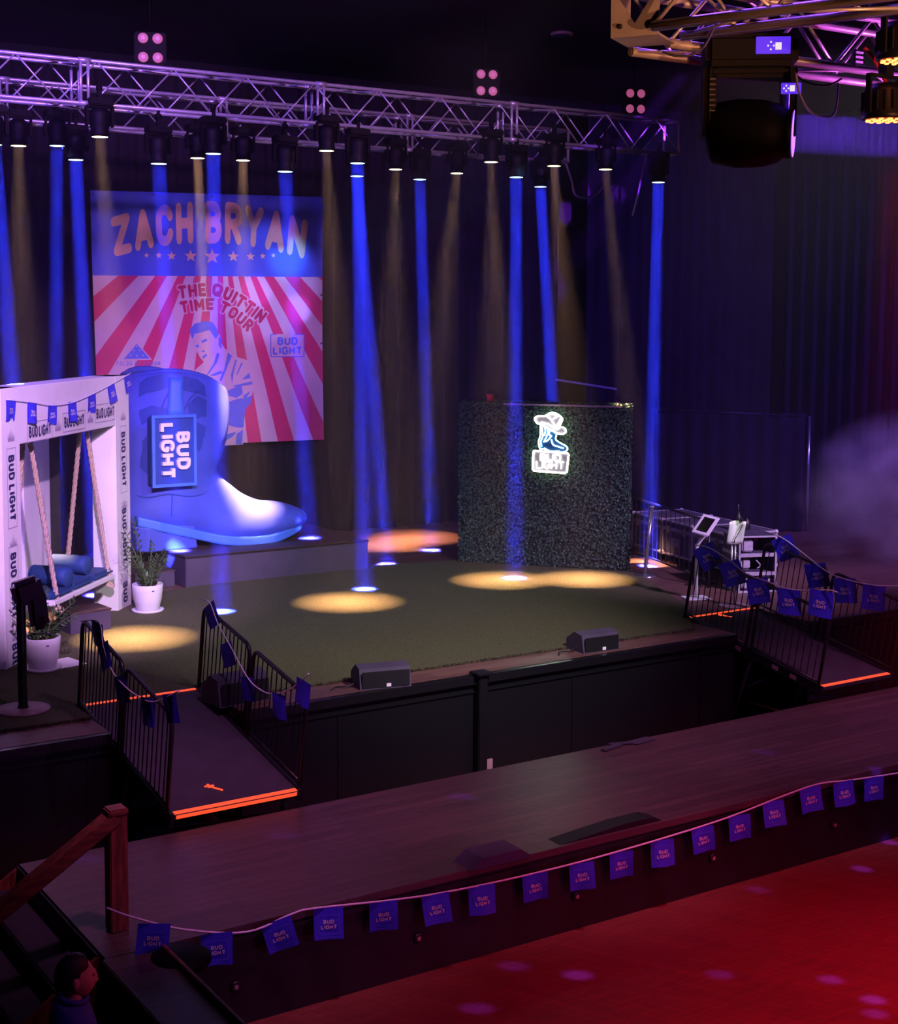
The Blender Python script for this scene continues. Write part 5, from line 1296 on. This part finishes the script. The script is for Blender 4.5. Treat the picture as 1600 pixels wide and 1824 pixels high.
# big moving head under the purple truss
pm = atD(1335, 96, 7.35); root = thing('moving_head_light', 'large black moving head with two violet displays under the near truss, top right', 'stage light', pm, radians(-38))
MB().box((0, 0, 0), (.46, .30, .16), 0, None, .03).build('base', M['fixdark'], root)
bs = root.children[0]
MB().box((.10, -.152, .015), (.17, .006, .085), 0, None, .002).build('display', M['display'], bs)
m = MB().box((.125, -.157, .01), (.03, .004, .035)); 
for dx, dz in ((0, .018), (0, -.018), (.014, 0), (-.014, 0)): m.lathe([(.005, 0), (.004, .003)], 8, 0, (.088+dx, -.157, .012+dz), Matrix.Rotation(pi/2, 3, 'X'))
m.build('display_icon', M['displayw'], bs)
m = MB()
for s_ in (-1, 1): m.box((s_*.20, 0, -.25), (.07, .20, .40), 0, None, .03)
m.box((0, 0, -.10), (.42, .18, .06), 0, None, .02); m.build('yoke', M['fixdark'], root)
yo = root.children[-1]
MB().box((.20, -.102, -.19), (.10, .006, .055), 0, None, .002).build('display', M['display'], yo)
m = MB().box((.205, -.106, -.19), (.024, .004, .03))
for dx, dz in ((0, .013), (0, -.013), (.011, 0), (-.011, 0)): m.lathe([(.005, 0), (.004, .003)], 8, 0, (.175+dx, -.106, -.19+dz), Matrix.Rotation(pi/2, 3, 'X'))
m.build('display_icon', M['displayw'], yo)
m = MB()
for i in range(7): m.box((-.19, -.102, -.14-.026*i), (.03, .006, .008))
RYh = Matrix.Rotation(radians(96), 3, 'Y') @ Matrix.Identity(3)
hd = MB().lathe([(.11, -.20), (.155, -.17), (.175, -.05), (.17, .08), (.15, .15), (.12, .19), (.125, .20), (.125, .225), (.11, .228)], 24, 0, (0, 0, -.40), Matrix.Rotation(radians(-13), 3, 'Z') @ Matrix.Rotation(radians(92), 3, 'Y')).build('head', M['fixdark'], root)
m.build('cooling_vent', M['leg'], yo)
MB().lathe([(.001, .231), (.118, .231)], 24, 0, (0, 0, -.40), Matrix.Rotation(radians(-13), 3, 'Z') @ Matrix.Rotation(radians(92), 3, 'Y'), False, False).build('lens', M['lensviolet'], hd)
for s_ in (-.12, .12): MB().box((s_, 0, .11), (.05, .06, .08)).tube([(s_-.025, 0, .17), (s_+.025, 0, .17)], .042, 10).build('clamp', M['fixdark'], root)
hx = Vector((cos(radians(-38)), sin(radians(-38)), 0)); hp = pm+Vector((0, 0, -.40))+hx*.24
beam('beam_light', hp+Vector((0, 0, .0)), hp+hx*6+Vector((0, 0, -.35)), (.14, .035, 1.0), 330, .10, 2.5)
beam('beam_light', hp+Vector((0, 0, .17))-hx*.06, hp+hx*6+Vector((0, 0, -.18)), (.12, .03, 1.0), 150, .09, 2.5)
# par lamps with orange LEDs
def par(label, px_, py_, k):
    p = atD(px_, py_, k); r = thing('par_light', label, 'stage light', p, group='par lamps with orange diodes on the near truss')
    MB().lathe([(.085, .16), (.10, .13), (.105, .02), (.11, 0), (.10, -.004)], 24).build('can', M['fixture'], r)
    m = MB()
    for a_, n_ in ((.0, 1), (.04, 6), (.078, 12)):
        for i in range(n_): m.lathe([(.013, -.006), (.009, -.012), (.001, -.013)], 8, 0, (a_*cos(2*pi*i/n_), a_*sin(2*pi*i/n_), 0))
    m.build('led_cluster', M['ledorange'], r)
    m = MB()
    for s_ in (-1, 1): m.box((s_*.115, 0, .11), (.012, .03, .18))
    m.box((0, 0, .20), (.24, .03, .012)); m.box((0, 0, .25), (.05, .05, .10)); m.build('bracket', M['fixture'], r)
    m = MB()
    for i in range(18): m.box((.104*cos(2*pi*i/18), .104*sin(2*pi*i/18), .08), (.012, .012, .09))
    m.build('cooling_fin', M['fixture'], r)
    return p
p1 = par('lower par lamp with glowing orange diodes at the right picture edge', 1576, 212, 6.9)
p2 = par('par lamp with glowing orange diodes in the upper right corner, mostly cut off', 1604, 106, 6.6)
spot('par_beam', p1+Vector((0, 0, -.03)), p1+Vector((1.2, -.4, -6)), (1.0, .03, .06), 2600, 34, .8, .06)
spot('par_beam', p2+Vector((0, 0, -.03)), p2+Vector((1.5, -1.2, -6)), (1.0, .02, .03), 1200, 40, .8, .06)
for pl, k, lab, mt in ((((1418, 130), (1424, 165), (1440, 195), (1462, 207), (1484, 205), (1491, 180), (1493, 148)), 7.2, 'thin grey cable drooping in a loop below the near truss', 'cablev'),
                       (((1180, 92), (1205, 100), (1235, 97), (1255, 82), (1275, 45), (1300, 15)), 6.9, 'black cable sagging around the near truss beside the corner block', 'cable'),
                       (((1420, 135), (1440, 148), (1475, 152), (1500, 140)), 7.3, 'short black cable hanging just under the purple chord of the near truss', 'cable'),
                       (((1540, 85), (1560, 110), (1580, 150), (1592, 172)), 7.0, 'reddish cable running down to the par lamp at the right edge', 'red')):
    tag(MB().tube(smoothpts([atD(x, y, k) for x, y in pl], 6), .006 if mt != 'red' else .010, 6).build('loose_cable', M[mt]), lab, 'cable')
r = thing('wire_clip', 'small white and black clip block on the near truss left of the par lamps', 'clip', atD(1526, 103, 7.88), radians(0))
MB().box((0, 0, 0), (.055, .04, .09), 0, None, .012).build('clip_body', M['fixture'], r)
for z in (-.025, .0, .025): MB().box((0, -.021, z), (.056, .006, .012)).build('white_band', M['offwhite'], r)

# ================================================================== EFFECT LIGHTS AND HAZE
ball = Vector((13.5, 3.0, 8.6))
for i, (x, y, z, wdt, pw) in enumerate(((1029, 1737, 0, 1.5, 1.0), (915, 1721, 0, 1.0, .45), (1283, 1736, 0, .7, .5), (1480, 1745, 0, .9, .7), (1556, 1781, 0, 1.0, .9), (1560, 1806, 0, .9, .6), (1536, 1548, 0, 1.0, .8), (1584, 1500, 0, 1.2, .8),
        (1350, 1585, 0, .8, .3), (850, 1796, 0, 1.1, .6), (823, 1419, ZR, 1.6, .5), (1562, 1370, ZR, .8, .5), (1362, 1340, ZR, 1.0, .3), (140, 1530, ZR, 1.4, .5), (505, 1488, ZR, 1.4, .25))):
    spot('sparkle_light', ball, atZ(x, y, z), (.16, .035, 1.0), 22000*pw, wdt*.62, .9, .03)
for (x, y), c_, e_, dg_ in (((1030, 352), (.25, .03, 1.0), 120000, 1.7), ((1012, 480), (.22, .02, 1.0), 60000, 2.2), ((1095, 352), (.25, .03, 1.0), 60000, 1.4), ((528, 552), (.28, .16, 1.0), 15000, 2.2), ((455, 520), (.4, .22, 1.0), 9000, 2.6), ((795, 1598), (.3, .08, 1.0), 0, 1.0)):
    if e_: spot('gobo_light', (9.0, 8.0, 8.8), atY(x, y, 23.0), c_, e_, dg_, .8, .03)

def volume(name, label, lo, hi, dens, col, aniso=0.0, noise=None):
    c = [(a_+b_)/2 for a_, b_ in zip(lo, hi)]; d_ = [b_-a_ for a_, b_ in zip(lo, hi)]
    m_ = bpy.data.materials.new(name); m_.use_nodes = True; nt = m_.node_tree; nt.nodes.clear()
    out = nt.nodes.new('ShaderNodeOutputMaterial'); vs_ = nt.nodes.new('ShaderNodeVolumeScatter')
    vs_.inputs['Color'].default_value = (*col, 1); vs_.inputs['Density'].default_value = dens; vs_.inputs['Anisotropy'].default_value = aniso
    nt.links.new(vs_.outputs[0], out.inputs['Volume'])
    if noise:
        tc = nt.nodes.new('ShaderNodeTexCoord'); n1 = nt.nodes.new('ShaderNodeTexNoise'); n1.inputs['Scale'].default_value = noise; n1.inputs['Detail'].default_value = 3; n1.inputs['Distortion'].default_value = .6
        nt.links.new(tc.outputs['Object'], n1.inputs['Vector'])
        ln = nt.nodes.new('ShaderNodeVectorMath'); ln.operation = 'LENGTH'; mp = nt.nodes.new('ShaderNodeMapping'); mp.inputs['Scale'].default_value = [2/k for k in d_]
        nt.links.new(tc.outputs['Object'], mp.inputs[0]); nt.links.new(mp.outputs[0], ln.inputs[0])
        fall = nt.nodes.new('ShaderNodeMapRange'); fall.inputs['From Min'].default_value = 1.0; fall.inputs['From Max'].default_value = .1
        nt.links.new(ln.outputs['Value'], fall.inputs['Value'])
        th = nt.nodes.new('ShaderNodeMapRange'); th.inputs['From Min'].default_value = .42; th.inputs['From Max'].default_value = .68; nt.links.new(n1.outputs['Fac'], th.inputs['Value'])
        mu = nt.nodes.new('ShaderNodeMath'); mu.operation = 'MULTIPLY'; nt.links.new(fall.outputs[0], mu.inputs[0]); nt.links.new(th.outputs[0], mu.inputs[1])
        mu2 = nt.nodes.new('ShaderNodeMath'); mu2.operation = 'MULTIPLY'; mu2.inputs[1].default_value = dens; nt.links.new(mu.outputs[0], mu2.inputs[0]); nt.links.new(mu2.outputs[0], vs_.inputs['Density'])
    o = MB().box((0, 0, 0), d_).build(name, m_, None, c); tag(o, label, 'haze', kind='stuff'); return o
volume('stage_haze', 'thin haze filling the air over the stage', (-4, 14.0, ZS+.02), (22.2, 22.55, 8.35), .0027, (1, 1, 1))
volume('hall_haze', 'thin haze in the air under the near truss corner', (5.2, 3.2, 3.0), (14, 9.0, 7.2), .0022, (1, 1, 1))
volume('smoke_plume', 'violet smoke cloud drifting over the right ramp', (16.6, 13.0, 0.8), (21.2, 17.2, 3.9), 1.3, (1, 1, 1), 0, 1.2)
spot('smoke_light', (16.0, 11.0, 8.2), (18.4, 15.2, 2.6), (.46, .21, 1.0), 2800, 44, 1.0, .1)
